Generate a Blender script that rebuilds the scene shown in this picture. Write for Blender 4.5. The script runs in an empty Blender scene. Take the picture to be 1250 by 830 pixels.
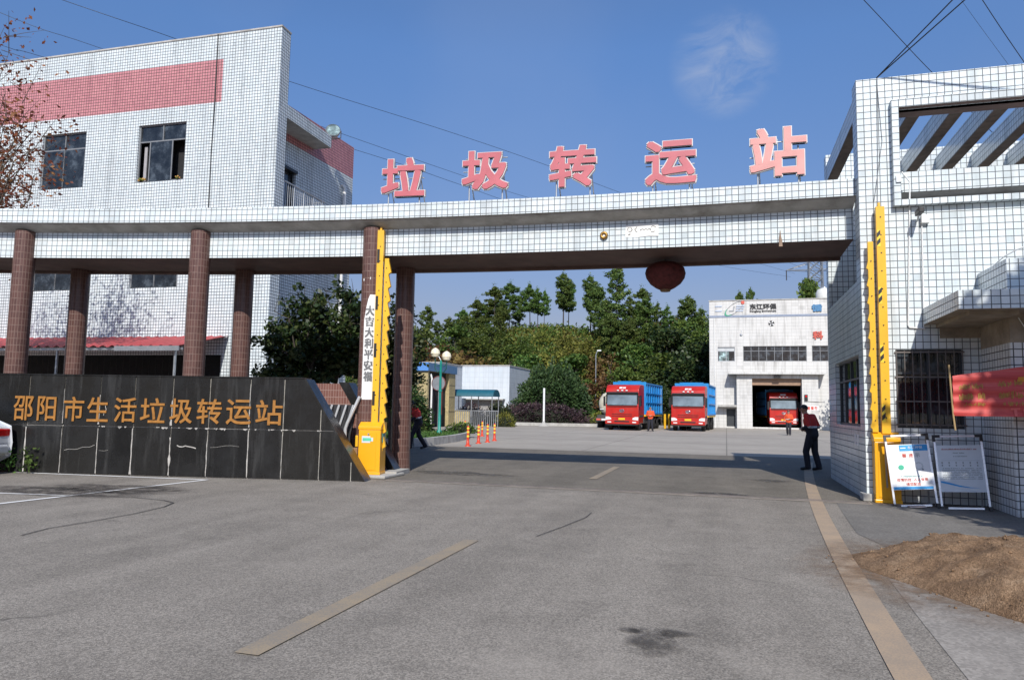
import bpy, bmesh, math, random
import numpy as np
from mathutils import Vector, Matrix

random.seed(7); RNG = np.random.default_rng(7)
R = math.radians
SC = bpy.context.scene
COL = SC.collection

# ------------------------------------------------------------------ camera
CAM_H = 1.5
PITCH, ROLL, YAW = math.atan(82.6/890), R(1.0), R(16.4)
f0 = Vector((-math.sin(YAW), math.cos(YAW), 0)); r0 = Vector((math.cos(YAW), math.sin(YAW), 0)); u0 = Vector((0, 0, 1))
fw = f0*math.cos(PITCH)+u0*math.sin(PITCH); up = u0*math.cos(PITCH)-f0*math.sin(PITCH)
rt = r0*math.cos(ROLL)+up*math.sin(ROLL); uu = up*math.cos(ROLL)-r0*math.sin(ROLL)
cd = bpy.data.cameras.new('camera'); cam = bpy.data.objects.new('camera', cd); COL.objects.link(cam)
M3 = Matrix((rt, uu, -fw)).transposed()
cam.matrix_world = Matrix.Translation((0, 0, CAM_H)) @ M3.to_4x4()
cd.sensor_width = 36; cd.lens = 890/1250*36; cd.clip_end = 3000; cd.clip_start = .05
SC.camera = cam

# ------------------------------------------------------------------ light
SUN_EL, SUN_AZ = R(38), R(180-13)
W = bpy.data.worlds.new('World'); SC.world = W; W.use_nodes = True
nt = W.node_tree; nt.nodes.clear()
out = nt.nodes.new('ShaderNodeOutputWorld'); bg = nt.nodes.new('ShaderNodeBackground')
sky = nt.nodes.new('ShaderNodeTexSky'); sky.sky_type = 'NISHITA'; sky.sun_disc = False
sky.sun_elevation = SUN_EL; sky.sun_rotation = SUN_AZ
sky.air_density = 1.0; sky.dust_density = 1.0; sky.ozone_density = 2.5; sky.altitude = 100
bg.inputs['Strength'].default_value = 0.085
tc = nt.nodes.new('ShaderNodeTexCoord')
# one thin cloud high over the yard
cdir = (fw + rt*((884-625)/890) - uu*((78-415)/890)).normalized()
dot = nt.nodes.new('ShaderNodeVectorMath'); dot.operation = 'DOT_PRODUCT'; dot.inputs[1].default_value = cdir
nt.links.new(tc.outputs['Generated'], dot.inputs[0])
mr = nt.nodes.new('ShaderNodeMapRange'); mr.inputs[1].default_value = .9974; mr.inputs[2].default_value = 1.0003
mr.interpolation_type = 'SMOOTHSTEP'
nt.links.new(dot.outputs['Value'], mr.inputs[0])
nz = nt.nodes.new('ShaderNodeTexNoise'); nz.inputs['Scale'].default_value = 17; nz.inputs['Detail'].default_value = 8; nz.inputs['Roughness'].default_value = .6; nz.inputs['Distortion'].default_value = .9
cm = nt.nodes.new('ShaderNodeMapping'); cm.inputs['Location'].default_value = (3.7, 1.2, .4); cm.inputs['Scale'].default_value = (1, 1, 1.9)
nt.links.new(tc.outputs['Generated'], cm.inputs['Vector']); nt.links.new(cm.outputs[0], nz.inputs['Vector'])
mr2 = nt.nodes.new('ShaderNodeMapRange'); mr2.inputs[1].default_value = .34; mr2.inputs[2].default_value = .84
nt.links.new(nz.outputs[0], mr2.inputs[0])
mul = nt.nodes.new('ShaderNodeMath'); mul.operation = 'MULTIPLY'
nt.links.new(mr.outputs[0], mul.inputs[0]); nt.links.new(mr2.outputs[0], mul.inputs[1])
nz2 = nt.nodes.new('ShaderNodeTexNoise'); nz2.inputs['Scale'].default_value = 2.2; nz2.inputs['Detail'].default_value = 5
nt.links.new(tc.outputs['Generated'], nz2.inputs['Vector'])
mr3 = nt.nodes.new('ShaderNodeMapRange'); mr3.inputs[1].default_value = .5; mr3.inputs[2].default_value = .85; mr3.inputs[4].default_value = .10
nt.links.new(nz2.outputs[0], mr3.inputs[0])
add = nt.nodes.new('ShaderNodeMath'); add.operation = 'MAXIMUM'
m7 = nt.nodes.new('ShaderNodeMath'); m7.operation = 'MULTIPLY'; m7.inputs[1].default_value = .62
nt.links.new(mul.outputs[0], m7.inputs[0])
nt.links.new(m7.outputs[0], add.inputs[0]); nt.links.new(mr3.outputs[0], add.inputs[1])
mx = nt.nodes.new('ShaderNodeMixRGB'); mx.inputs[2].default_value = (5.6, 5.9, 6.6, 1)
# hazy late-autumn air: a duller horizon and a deeper blue overhead
sx = nt.nodes.new('ShaderNodeSeparateXYZ'); nt.links.new(tc.outputs['Generated'], sx.inputs[0])
rp = nt.nodes.new('ShaderNodeValToRGB'); rp.color_ramp.elements[0].position = .08; rp.color_ramp.elements[0].color = (.76, .60, .64, 1)
rp.color_ramp.elements[1].position = .45; rp.color_ramp.elements[1].color = (.94, 1.19, 1.5, 1)
nt.links.new(sx.outputs[2], rp.inputs[0])
tint = nt.nodes.new('ShaderNodeMixRGB'); tint.blend_type = 'MULTIPLY'; tint.inputs[0].default_value = 1
nt.links.new(sky.outputs[0], tint.inputs[1]); nt.links.new(rp.outputs[0], tint.inputs[2])
nt.links.new(add.outputs[0], mx.inputs[0]); nt.links.new(tint.outputs[0], mx.inputs[1])
nt.links.new(mx.outputs[0], bg.inputs[0]); nt.links.new(bg.outputs[0], out.inputs[0])
sl = bpy.data.lights.new('sun', 'SUN'); sl.energy = 3.7; sl.angle = R(.53); sl.color = (1, .955, .89)
so = bpy.data.objects.new('sun', sl); COL.objects.link(so)
sd = Vector((math.sin(SUN_AZ)*math.cos(SUN_EL), math.cos(SUN_AZ)*math.cos(SUN_EL), math.sin(SUN_EL)))
so.rotation_euler = sd.to_track_quat('Z', 'Y').to_euler(); so.location = sd*60
vs = SC.view_settings; SC.display_settings.display_device = 'sRGB'
vs.view_transform = 'Standard'; vs.look = 'None'; vs.exposure = 0.32; vs.gamma = 1; vs.use_curve_mapping = False

# ------------------------------------------------------------------ pixel <-> place helpers (photo is 1250 x 830)
CAMP = Vector((0, 0, CAM_H))
def ray(px, py): return fw + rt*((px-625)/890) - uu*((py-415)/890)
def gy(px, py, Y):
    d = ray(px, py); return CAMP + d*(Y/d.y)
def gz(px, py, z=0.0):
    d = ray(px, py); return CAMP + d*((z-CAM_H)/d.z)

# ------------------------------------------------------------------ materials
MATS = {}
class NT:
    def __init__(s, name):
        s.m = bpy.data.materials.new(name); s.m.use_nodes = True; s.t = s.m.node_tree
        s.b = s.t.nodes['Principled BSDF']
    def n(s, typ, **kw):
        nd = s.t.nodes.new('ShaderNode'+typ)
        for k, v in kw.items():
            if k.startswith('_'): setattr(nd, k[1:], v)
            else: nd.inputs[k.replace('__', ' ')].default_value = v
        return nd
    def l(s, a, b): s.t.links.new(a, b)
    def noise(s, scale, detail=4, rough=.55, vec=None, kind='Object'):
        nd = s.n('TexNoise', Scale=scale, Detail=detail, Roughness=rough)
        if vec is None:
            vec = s.n('TexCoord').outputs[kind]
        s.l(vec, nd.inputs['Vector']); return nd.outputs[0]
    def ramp(s, fac, stops):
        r = s.n('ValToRGB'); el = r.color_ramp.elements
        while len(el) < len(stops): el.new(.5)
        for e, (p, c) in zip(el, stops):
            e.position = p; e.color = (c[0], c[1], c[2], 1) if isinstance(c, (tuple, list)) else (c, c, c, 1)
        s.l(fac, r.inputs[0]); return r.outputs[0]
    def mix(s, fac, a, b, mode='MIX'):
        m = s.n('MixRGB'); m.blend_type = mode
        for i, x in ((0, fac), (1, a), (2, b)):
            if hasattr(x, 'is_linked'): s.l(x, m.inputs[i])
            elif isinstance(x, (tuple, list)): m.inputs[i].default_value = (x[0], x[1], x[2], 1)
            else: m.inputs[i].default_value = x if i == 0 else (x, x, x, 1)
        return m.outputs[0]
    def math(s, op, a, b=None):
        m = s.n('Math'); m.operation = op
        for i, x in ((0, a), (1, b)):
            if x is None: continue
            if hasattr(x, 'is_linked'): s.l(x, m.inputs[i])
            else: m.inputs[i].default_value = x
        return m.outputs[0]
    def bump(s, h, strength=.3, dist=.01):
        b = s.n('Bump', Strength=strength, Distance=dist); s.l(h, b.inputs['Height']); s.l(b.outputs[0], s.b.inputs['Normal'])
    def col(s, c):
        i = s.b.inputs['Base Color']
        if hasattr(c, 'is_linked'): s.l(c, i)
        else: i.default_value = (c[0], c[1], c[2], 1)
    def set(s, **k):
        for a, v in k.items(): s.b.inputs[a.replace('__', ' ')].default_value = v

def plain(name, c, rough=.5, metal=0, var=.12, scale=6, bump=0, spec=.5, dirt=0):
    if name in MATS: return MATS[name]
    t = NT(name)
    n = t.noise(scale, 5)
    lo = [x*(1-var) for x in c]; hi = [min(1, x*(1+var)) for x in c]
    cc = t.ramp(n, [(.3, lo), (.7, hi)])
    if dirt:
        n2 = t.noise(1.7, 6, .7); msk = t.ramp(n2, [(.48, 0), (.75, dirt)])
        cc = t.mix(msk, cc, (.16, .13, .1))
    t.col(cc); t.set(Roughness=rough, Metallic=metal); t.b.inputs['Specular IOR Level'].default_value = spec
    if bump: t.bump(t.noise(scale*8, 4), bump, .01)
    MATS[name] = t.m; return t.m

def tile(name, c1, c2, grout, w, h, mortar, rough=.22, streak=.35, bumpy=.5, patch=0):
    if name in MATS: return MATS[name]
    t = NT(name)
    uv = t.n('UVMap')
    br = t.n('TexBrick'); br.offset = 0; br.squash = 1
    for k, v in (('Scale', 1), ('Mortar Size', mortar), ('Mortar Smooth', .12), ('Bias', 0), ('Brick Width', w), ('Row Height', h)): br.inputs[k].default_value = v
    br.inputs['Color1'].default_value = (*c1, 1); br.inputs['Color2'].default_value = (*c2, 1); br.inputs['Mortar'].default_value = (*grout, 1)
    t.l(uv.outputs[0], br.inputs['Vector'])
    cc = br.outputs['Color']
    # odd replaced or yellowed tiles
    wn = t.n('TexWhiteNoise'); wn.noise_dimensions = '2D'; sn = t.n('VectorMath'); sn.operation = 'SNAP'; sn.inputs[1].default_value = (w, h, 1)
    t.l(uv.outputs[0], sn.inputs[0]); t.l(sn.outputs[0], wn.inputs['Vector'])
    odd = t.ramp(wn.outputs['Value'], [(.955, 0), (.965, .4)]); cc = t.mix(t.math('MULTIPLY', odd, t.math('SUBTRACT', 1.0, br.outputs['Fac'])), cc, [x*.72 for x in c1])
    # weather streaks running down, and broad unevenness
    mp = t.n('Mapping'); mp.inputs['Scale'].default_value = (2.2, .22, 1); t.l(uv.outputs[0], mp.inputs['Vector'])
    st = t.noise(1.0, 6, .65, mp.outputs[0]); sm = t.ramp(st, [(.5, 0), (.8, streak)])
    cc = t.mix(sm, cc, (.30, .28, .25), 'MULTIPLY')
    bd = t.noise(.5, 5, .6, uv.outputs[0]); cc = t.mix(t.ramp(bd, [(.35, .16), (.65, 0)]), cc, (.55, .56, .58), 'MULTIPLY')
    if patch:
        pn = t.noise(9, 5, .7, uv.outputs[0]); cc = t.mix(t.ramp(pn, [(.55, 0), (.72, patch)]), cc, (.36, .33, .29))
    t.col(cc)
    rr = t.ramp(br.outputs['Fac'], [(0, rough), (1, .9)]); t.l(rr, t.b.inputs['Roughness'])
    inv = t.math('SUBTRACT', 1.0, br.outputs['Fac'])
    wob = t.noise(3.1/w, 2, .5, uv.outputs[0])
    t.bump(t.math('ADD', inv, t.math('MULTIPLY', wob, .25)), bumpy, .004)
    MATS[name] = t.m; return t.m

WHITE_TILE = tile('white_mosaic_tile', (.66, .73, .745), (.76, .80, .805), (.15, .165, .175), .12, .12, .0074, streak=.55)
WHITE_TILE_SMALL = tile('white_small_tile', (.67, .74, .76), (.76, .81, .82), (.115, .13, .145), .119, .119, .0115, streak=.5)
PINK_TILE = tile('pink_mosaic_tile', (.56, .23, .25), (.64, .28, .29), (.10, .06, .06), .119, .119, .0120)
PLASTER_TILE = tile('worn_tile', (.68, .70, .70), (.76, .77, .76), (.09, .09, .09), .12, .12, .0085, patch=.9)
BROWN_TILE = tile('brown_column_tile', (.092, .043, .035), (.132, .063, .05), (.21, .14, .115), .062, .152, .0055, rough=.3, streak=.5, bumpy=.35)
FACTORY_TILE = tile('factory_white_tile', (.62, .61, .58), (.65, .64, .61), (.45, .44, .42), .6, .3, .012, rough=.45, streak=.8, bumpy=.15)
SHED_TILE = tile('shed_white_tile', (.60, .65, .69), (.64, .68, .71), (.46, .49, .52), .5, .5, .012, rough=.4, streak=.3, bumpy=.15)

SOFFIT = plain('brown_soffit_paint', (.135, .082, .07), .75, var=.25, scale=2.2, dirt=.4)
GREY_PLASTER = plain('grey_plaster', (.46, .445, .42), .85, var=.18, scale=3, dirt=.6, bump=.2)
RAW_PLASTER = plain('bare_brown_plaster', (.30, .25, .19), .9, var=.3, scale=3, dirt=.7, bump=.3)
CONC = plain('concrete_trim', (.42, .41, .38), .9, var=.2, scale=3, bump=.3, dirt=.5)
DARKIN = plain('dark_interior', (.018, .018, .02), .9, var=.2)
FRAME_M = plain('grey_window_frame', (.20, .21, .22), .4, var=.1)
FRAME_D = plain('dark_window_frame', (.045, .05, .055), .4, var=.1)
STEEL = plain('stainless_steel', (.70, .71, .72), .3, .45, var=.06)
GALV = plain('galvanised_steel', (.46, .48, .50), .4, .7, var=.12)
DARKMETAL = plain('dark_metal', (.05, .05, .055), .45, .4)
RUST = plain('rusty_bar', (.16, .14, .13), .6, .3, var=.3)
WPIPE = plain('white_plastic_pipe', (.72, .72, .70), .4, var=.08)
YELLOW = plain('yellow_paint', (.80, .44, .02), .38, var=.07, scale=2.5, dirt=.12)
YELLOW_B = plain('amber_box_paint', (.84, .40, .012), .33, var=.05, scale=2, dirt=.10)
BLACK = plain('black_paint', (.02, .02, .02), .4)
WHITE_P = plain('white_paint', (.80, .80, .79), .4, var=.05)
PINK_F = plain('faded_pink_acrylic', (.50, .125, .145), .42, var=.13, scale=2.0)
PINK_FADE = plain('sun_bleached_pink_acrylic', (.62, .27, .245), .45, var=.16, scale=1.7)
EDGE_W = plain('sign_edging_white', (.62, .60, .59), .4, var=.05)
GOLD = plain('gold_leaf_paint', (.34, .15, .03), .45, var=.22, scale=9)
RED_P = plain('truck_red_paint', (.46, .020, .014), .28, var=.14, scale=1.5, dirt=.28)
BLUE_P = plain('container_blue_paint', (.012, .24, .58), .42, var=.12, scale=1.5, dirt=.22)
CREAM_P = plain('cream_tank_paint', (.62, .58, .46), .45, var=.1, dirt=.35)
RUBBER = plain('rubber', (.018, .018, .018), .85)
CHASSIS = plain('chassis_grey', (.05, .05, .05), .7, dirt=.4)
ORANGE = plain('orange_plastic', (.60, .05, .015), .4)
LYELLOW = plain('reflective_yellow', (.85, .60, .05), .35)
PLATE_Y = plain('yellow_plate', (.80, .48, .03), .4)
CHROME = plain('chrome', (.78, .78, .78), .12, 1)
LAMPW = plain('headlight_glass', (.78, .78, .76), .1)
TEAL = plain('teal_pole_paint', (.012, .25, .20), .4)
GLOBE = plain('opal_lamp_glass', (.82, .74, .55), .3)
LANTERN = plain('dusty_lantern_cloth', (.11, .022, .02), .85, var=.4, scale=12)
SKIN = plain('skin', (.40, .22, .15), .55, var=.06)
HAIR = plain('black_hair', (.012, .011, .010), .6)
JRED = plain('red_jacket', (.56, .030, .022), .8, var=.15, scale=14)
JORANGE = plain('orange_red_jacket', (.66, .085, .025), .8, var=.15, scale=14)
JDARK = plain('navy_trousers', (.018, .018, .026), .85, var=.2, scale=14)
JSTRIPE = plain('reflective_stripe', (.62, .62, .60), .4)
SHOE = plain('black_shoes', (.02, .02, .02), .5)
PAPER = plain('white_paper', (.78, .77, .74), .8, var=.05)
INK = plain('grey_ink', (.16, .16, .16), .8)
BARK = plain('grey_bark', (.11, .09, .07), .9, var=.4, scale=9, bump=.5)
DBARK = plain('dark_bark', (.055, .045, .036), .9, var=.4, scale=9, bump=.5)
SHUTTER = plain('tan_roller_shutter', (.36, .23, .15), .5, var=.1)
BLUE_TRIM = plain('blue_fascia', (.10, .26, .60), .45, var=.08)
OCHRE = plain('ochre_panel', (.42, .34, .17), .7, var=.2, dirt=.5)
TEAL_ROOF = plain('teal_shelter_roof', (.012, .10, .14), .5, var=.12)
CARW = plain('silver_car_paint', (.62, .64, .66), .22, .25, var=.03)
REDGLASS = plain('red_lamp_glass', (.50, .008, .008), .12)
AWN = plain('red_steel_awning', (.38, .05, .055), .5, var=.2, scale=2, dirt=.3)
SIGNBLUE = plain('sign_blue', (.02, .30, .66), .45)
SIGNRED = plain('sign_red_print', (.60, .10, .07), .6)
SIGNGREY = plain('sign_grey_print', (.30, .33, .33), .7)
SIGNGREEN = plain('sign_green_print', (.10, .55, .36), .6)
SIGNBG = plain('white_sign_board', (.80, .80, .80), .35, var=.03)
SIGNBG2 = plain('pale_grey_sign_board', (.62, .66, .69), .35, var=.04)
LOGOGREEN = plain('logo_green', (.05, .33, .20), .5)
LOGOGREY = plain('logo_grey', (.30, .31, .32), .5)
LOGOBLUE = plain('logo_pale_blue', (.44, .50, .60), .5)
CHARBLUE = plain('blue_letters', (.06, .19, .36), .5, var=.2)
CHARRED = plain('red_letters', (.52, .09, .06), .5, var=.2)
BANNER_Y = plain('faded_yellow_print', (.40, .23, .05), .8, var=.3, scale=30)
BANNER_P = plain('pink_red_print', (.72, .14, .12), .8)

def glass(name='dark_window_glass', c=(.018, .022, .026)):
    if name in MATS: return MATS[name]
    t = NT(name); n = t.noise(2.3, 6, .7); t.col(t.ramp(n, [(.38, [x*.4 for x in c]), (.52, [x*1.2 for x in c]), (.66, [x*4.2 for x in c])]))  # mottled pane colour stands in for broken tree reflections
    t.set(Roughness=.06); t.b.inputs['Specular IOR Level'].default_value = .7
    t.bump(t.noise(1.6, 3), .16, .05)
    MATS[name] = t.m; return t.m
GLASS = glass(); WSHIELD = plain('windscreen_glass', (.15, .19, .215), .08, var=.35, scale=1.1, spec=.6); PALEGLASS = glass('pale_window_glass', (.16, .22, .22))  # windscreen: pale blue-grey reflection with darker patches put into the colour

def leafmat(name, stops, trans=.25, rough=.55):
    if name in MATS: return MATS[name]
    t = NT(name)
    g = t.n('NewGeometry'); oi = t.n('ObjectInfo')
    cl = t.noise(.8, 3, .6)
    f = t.math('ADD', t.math('MULTIPLY', g.outputs['Random Per Island'], .55), t.math('MULTIPLY', cl, .45))
    c = t.ramp(f, stops)
    hs = t.n('HueSaturation'); t.l(c, hs.inputs['Color'])
    t.l(t.math('ADD', .475, t.math('MULTIPLY', oi.outputs['Random'], .05)), hs.inputs['Hue'])
    t.l(t.math('ADD', .78, t.math('MULTIPLY', oi.outputs['Random'], .45)), hs.inputs['Value'])
    t.col(hs.outputs[0]); t.set(Roughness=rough); t.b.inputs['Specular IOR Level'].default_value = .3
    tr = t.n('BsdfTranslucent'); t.l(hs.outputs[0], tr.inputs[0])
    ms = t.n('MixShader'); ms.inputs[0].default_value = trans
    t.l(t.b.outputs[0], ms.inputs[1]); t.l(tr.outputs[0], ms.inputs[2])
    o = [n for n in t.t.nodes if n.type == 'OUTPUT_MATERIAL'][0]; t.l(ms.outputs[0], o.inputs[0])
    MATS[name] = t.m; return t.m
LEAF_PINE = leafmat('pine_needles', [(.2, (.050, .098, .026)), (.5, (.098, .168, .038)), (.8, (.18, .235, .054))])
LEAF_BROAD = leafmat('broad_leaves', [(.2, (.038, .078, .016)), (.5, (.080, .130, .025)), (.8, (.15, .19, .037))])
LEAF_YEL = leafmat('yellow_green_leaves', [(.2, (.09, .115, .020)), (.5, (.165, .18, .032)), (.8, (.27, .255, .055))])
LEAF_RUST = leafmat('rusty_leaves', [(.2, (.085, .045, .022)), (.5, (.15, .085, .03)), (.8, (.20, .13, .045))])
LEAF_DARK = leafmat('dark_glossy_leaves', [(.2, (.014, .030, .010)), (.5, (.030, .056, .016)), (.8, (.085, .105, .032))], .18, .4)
LEAF_BUSH = leafmat('clipped_bush_leaves', [(.2, (.020, .050, .016)), (.5, (.038, .085, .028)), (.8, (.065, .125, .038))], .15)
LEAF_PURP = leafmat('purple_hedge_leaves', [(.2, (.030, .018, .024)), (.5, (.060, .036, .045)), (.8, (.10, .065, .06))], .15)
LEAF_AUT = leafmat('autumn_leaves', [(.15, (.13, .038, .022)), (.45, (.22, .068, .036)), (.7, (.30, .13, .045)), (.9, (.30, .19, .06))], .35)
LEAF_GRASS = leafmat('lawn_grass', [(.2, (.035, .085, .018)), (.5, (.07, .15, .03)), (.8, (.13, .20, .05))], .3)

# ------------------------------------------------------------------ mesh builder
def boxuv(pts):
    n = (pts[1]-pts[0]).cross(pts[2]-pts[0])
    if n.length < 1e-12 and len(pts) > 3: n = (pts[2]-pts[0]).cross(pts[3]-pts[0])
    a = (abs(n.x), abs(n.y), abs(n.z))
    if a[2] >= a[0] and a[2] >= a[1]: return [(p.x, p.y) for p in pts]
    if a[0] >= a[1]: return [(p.y, p.z) for p in pts]
    return [(p.x, p.z) for p in pts]

class MB:
    def __init__(s): s.v = []; s.f = []; s.m = []; s.uv = []; s.s = []
    def face(s, pts, mat=0, uv=None, smooth=False):
        pts = [Vector(p) for p in pts]; b = len(s.v); s.v += pts
        s.f.append(list(range(b, b+len(pts)))); s.m.append(mat); s.uv.append(uv or boxuv(pts)); s.s.append(smooth)
    def shared(s, pts, faces, mat=0, smooth=True, uvs=None):
        b = len(s.v); pts = [Vector(p) for p in pts]; s.v += pts
        for k, f in enumerate(faces):
            s.f.append([b+i for i in f]); s.m.append(mat if isinstance(mat, int) else mat[k])
            s.uv.append(uvs[k] if uvs else boxuv([pts[i] for i in f])); s.s.append(smooth)
    def box(s, x0, x1, y0, y1, z0, z1, mat=0, skip='', M=None):
        P = [Vector((x, y, z)) for z in (z0, z1) for y in (y0, y1) for x in (x0, x1)]
        uvp = P
        if M is not None: P = [M @ p for p in P]
        for k, idx in (('-z', (0, 2, 3, 1)), ('+z', (4, 5, 7, 6)), ('-y', (0, 1, 5, 4)), ('+y', (2, 6, 7, 3)), ('-x', (0, 4, 6, 2)), ('+x', (1, 3, 7, 5))):
            if k in skip.split(): continue
            mm = mat.get(k, mat.get('*', 0)) if isinstance(mat, dict) else mat
            s.face([P[i] for i in idx], mm, boxuv([uvp[i] for i in idx]))
    def prism(s, poly, axis, a, b, mat=0, capmat=None, mats=None):
        # poly: 2D outline (counter-clockwise as seen from the +axis end); extruded from a to b on that axis
        def P(p, t): return {'x': (t, p[0], p[1]), 'y': (p[0], t, p[1]), 'z': (p[0], p[1], t)}[axis]
        n = len(poly); cm = mat if capmat is None else capmat
        rev = axis == 'y'
        for k in range(n):
            q0, q1 = poly[k], poly[(k+1) % n]
            fc = [P(q0, a), P(q1, a), P(q1, b), P(q0, b)]
            s.face(fc if not rev else fc[::-1], mats[k] if mats else mat)
        c0 = [P(p, a) for p in poly][::-1]; c1 = [P(p, b) for p in poly]
        s.face(c0 if not rev else c0[::-1], cm); s.face(c1 if not rev else c1[::-1], cm)
    def tube(s, pts, r, mat=0, n=8, cap=True, smooth=True):
        pts = [Vector(p) for p in pts]; rs = r if isinstance(r, (list, tuple)) else [r]*len(pts)
        rings = []; prev = None
        for i, p in enumerate(pts):
            t = (pts[min(i+1, len(pts)-1)]-pts[max(i-1, 0)]).normalized()
            if prev is None:
                a = Vector((0, 0, 1)) if abs(t.z) < .9 else Vector((1, 0, 0)); u = t.cross(a).normalized()
            else: u = (prev - t*prev.dot(t)).normalized()
            prev = u; w = t.cross(u)
            rings.append([p+(u*math.cos(2*math.pi*k/n)+w*math.sin(2*math.pi*k/n))*rs[i] for k in range(n)])
        V = [q for rg in rings for q in rg]; F = []; U = []
        acc = 0
        for i in range(len(pts)-1):
            d = (pts[i+1]-pts[i]).length
            for k in range(n):
                F.append((i*n+k, i*n+(k+1) % n, (i+1)*n+(k+1) % n, (i+1)*n+k))
                c = 2*math.pi*rs[i]/n
                U.append([(k*c, acc), ((k+1)*c, acc), ((k+1)*c, acc+d), (k*c, acc+d)])
            acc += d
        s.shared(V, F, mat, smooth, U)
        if cap:
            s.face(rings[0][::-1], mat); s.face(rings[-1], mat)
    def lathe(s, prof, c=(0, 0, 0), mat=0, n=20, smooth=True, axis='z', mats=None, sx=1, sy=1):
        c = Vector(c); V = []; F = []; U = []; mm = []
        for (r, h) in prof:
            for k in range(n):
                a = 2*math.pi*k/n; x, y = r*math.cos(a)*sx, r*math.sin(a)*sy
                V.append(c + Vector({'z': (x, y, h), 'x': (h, x, y), 'y': (y, h, x)}[axis]))
        acc = 0
        for i in range(len(prof)-1):
            d = math.hypot(prof[i+1][0]-prof[i][0], prof[i+1][1]-prof[i][1])
            rr = max(prof[i][0], prof[i+1][0])
            for k in range(n):
                F.append((i*n+k, i*n+(k+1) % n, (i+1)*n+(k+1) % n, (i+1)*n+k)); mm.append(mats[i] if mats else mat)
                w = 2*math.pi*rr/n; U.append([(k*w, acc), ((k+1)*w, acc), ((k+1)*w, acc+d), (k*w, acc+d)])
            acc += d
        s.shared(V, F, mm, smooth, U)
    def ball(s, c, r, mat=0, n=12, m=8, sc=(1, 1, 1)):
        prof = [(max(1e-4, math.sin(math.pi*i/m))*r, -math.cos(math.pi*i/m)*r*sc[2]) for i in range(m+1)]
        s.lathe(prof, c, mat, n, True, 'z', None, sc[0], sc[1])
    def gridwall(s, P0, u, v, n, Wd, H, holes=(), matfn=None, depth=.12, rmat=0, us=(), vs_=(), uo=0, vo=0):
        # flat wall with rectangular openings (u0,u1,v0,v1) and their reveals; u x v must point along n
        P0, u, v, n = map(Vector, (P0, u, v, n))
        U = sorted({0, Wd, *us, *[h[0] for h in holes], *[h[1] for h in holes]}); V = sorted({0, H, *vs_, *[h[2] for h in holes], *[h[3] for h in holes]})
        U = [x for x in U if 0 <= x <= Wd]; V = [x for x in V if 0 <= x <= H]
        P = lambda a, b, d=0: P0+u*a+v*b-n*d
        for a0, a1 in zip(U, U[1:]):
            for b0, b1 in zip(V, V[1:]):
                ca, cb = (a0+a1)/2, (b0+b1)/2
                if any(h[0] < ca < h[1] and h[2] < cb < h[3] for h in holes): continue
                s.face([P(a0, b0), P(a1, b0), P(a1, b1), P(a0, b1)], matfn(ca, cb) if matfn else 0,
                       [(a0+uo, b0+vo), (a1+uo, b0+vo), (a1+uo, b1+vo), (a0+uo, b1+vo)])
        for h in holes:
            a0, a1, b0, b1 = h[:4]; a1 = min(a1, Wd)
            s.face([P(a0, b0), P(a1, b0), P(a1, b0, depth), P(a0, b0, depth)], rmat, [(a0, 0), (a1, 0), (a1, depth), (a0, depth)])
            s.face([P(a0, b1), P(a0, b1, depth), P(a1, b1, depth), P(a1, b1)], rmat, [(a0, 0), (a0, depth), (a1, depth), (a1, 0)])
            s.face([P(a0, b0), P(a0, b0, depth), P(a0, b1, depth), P(a0, b1)], rmat, [(0, b0), (depth, b0), (depth, b1), (0, b1)])
            s.face([P(a1, b0), P(a1, b1), P(a1, b1, depth), P(a1, b0, depth)], rmat, [(0, b0), (0, b1), (depth, b1), (depth, b0)])
    def build(s, name, mats, parent=None, local=True, bevel=0, label=None, weld=False):
        if not isinstance(mats, (list, tuple)): mats = [mats]
        off = Vector((0, 0, 0))
        if parent is not None and not local:
            p = parent
            while p is not None: off += p.location; p = p.parent
        me = bpy.data.meshes.new(name)
        me.from_pydata([tuple(p-off) for p in s.v], [], s.f)
        for m in mats: me.materials.append(m)
        me.polygons.foreach_set('material_index', s.m); me.polygons.foreach_set('use_smooth', s.s)
        ul = me.uv_layers.new(name='UVMap')
        ul.data.foreach_set('uv', [c for fu in s.uv for q in fu for c in q])
        if weld or bevel:
            bm = bmesh.new(); bm.from_mesh(me); bmesh.ops.remove_doubles(bm, verts=bm.verts, dist=1e-4); bm.to_mesh(me); bm.free()
        me.update()
        o = bpy.data.objects.new(name, me); COL.objects.link(o)
        if parent is not None: o.parent = parent
        if bevel:
            md = o.modifiers.new('bevel', 'BEVEL'); md.width = bevel; md.segments = 2; md.limit_method = 'ANGLE'
        if label: o['label'] = label
        return o

def thing(name, label, cat, loc=(0, 0, 0), rz=0, group=None):
    o = bpy.data.objects.new(name, None); COL.objects.link(o); o.empty_display_size = .2
    o.location = loc; o.rotation_euler = (0, 0, rz); o['label'] = label; o['category'] = cat
    if group: o['group'] = group
    return o
def tag(o, label, cat, group=None, kind=None):
    if label: o['label'] = label
    if cat: o['category'] = cat
    if group: o['group'] = group
    if kind: o['kind'] = kind
    return o
def struct(o, kind='structure'):
    o['kind'] = kind; return o
def copy_tree(o, parent=None):
    c = o.copy(); COL.objects.link(c); c.parent = parent
    for ch in list(o.children): copy_tree(ch, c)
    return c

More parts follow.
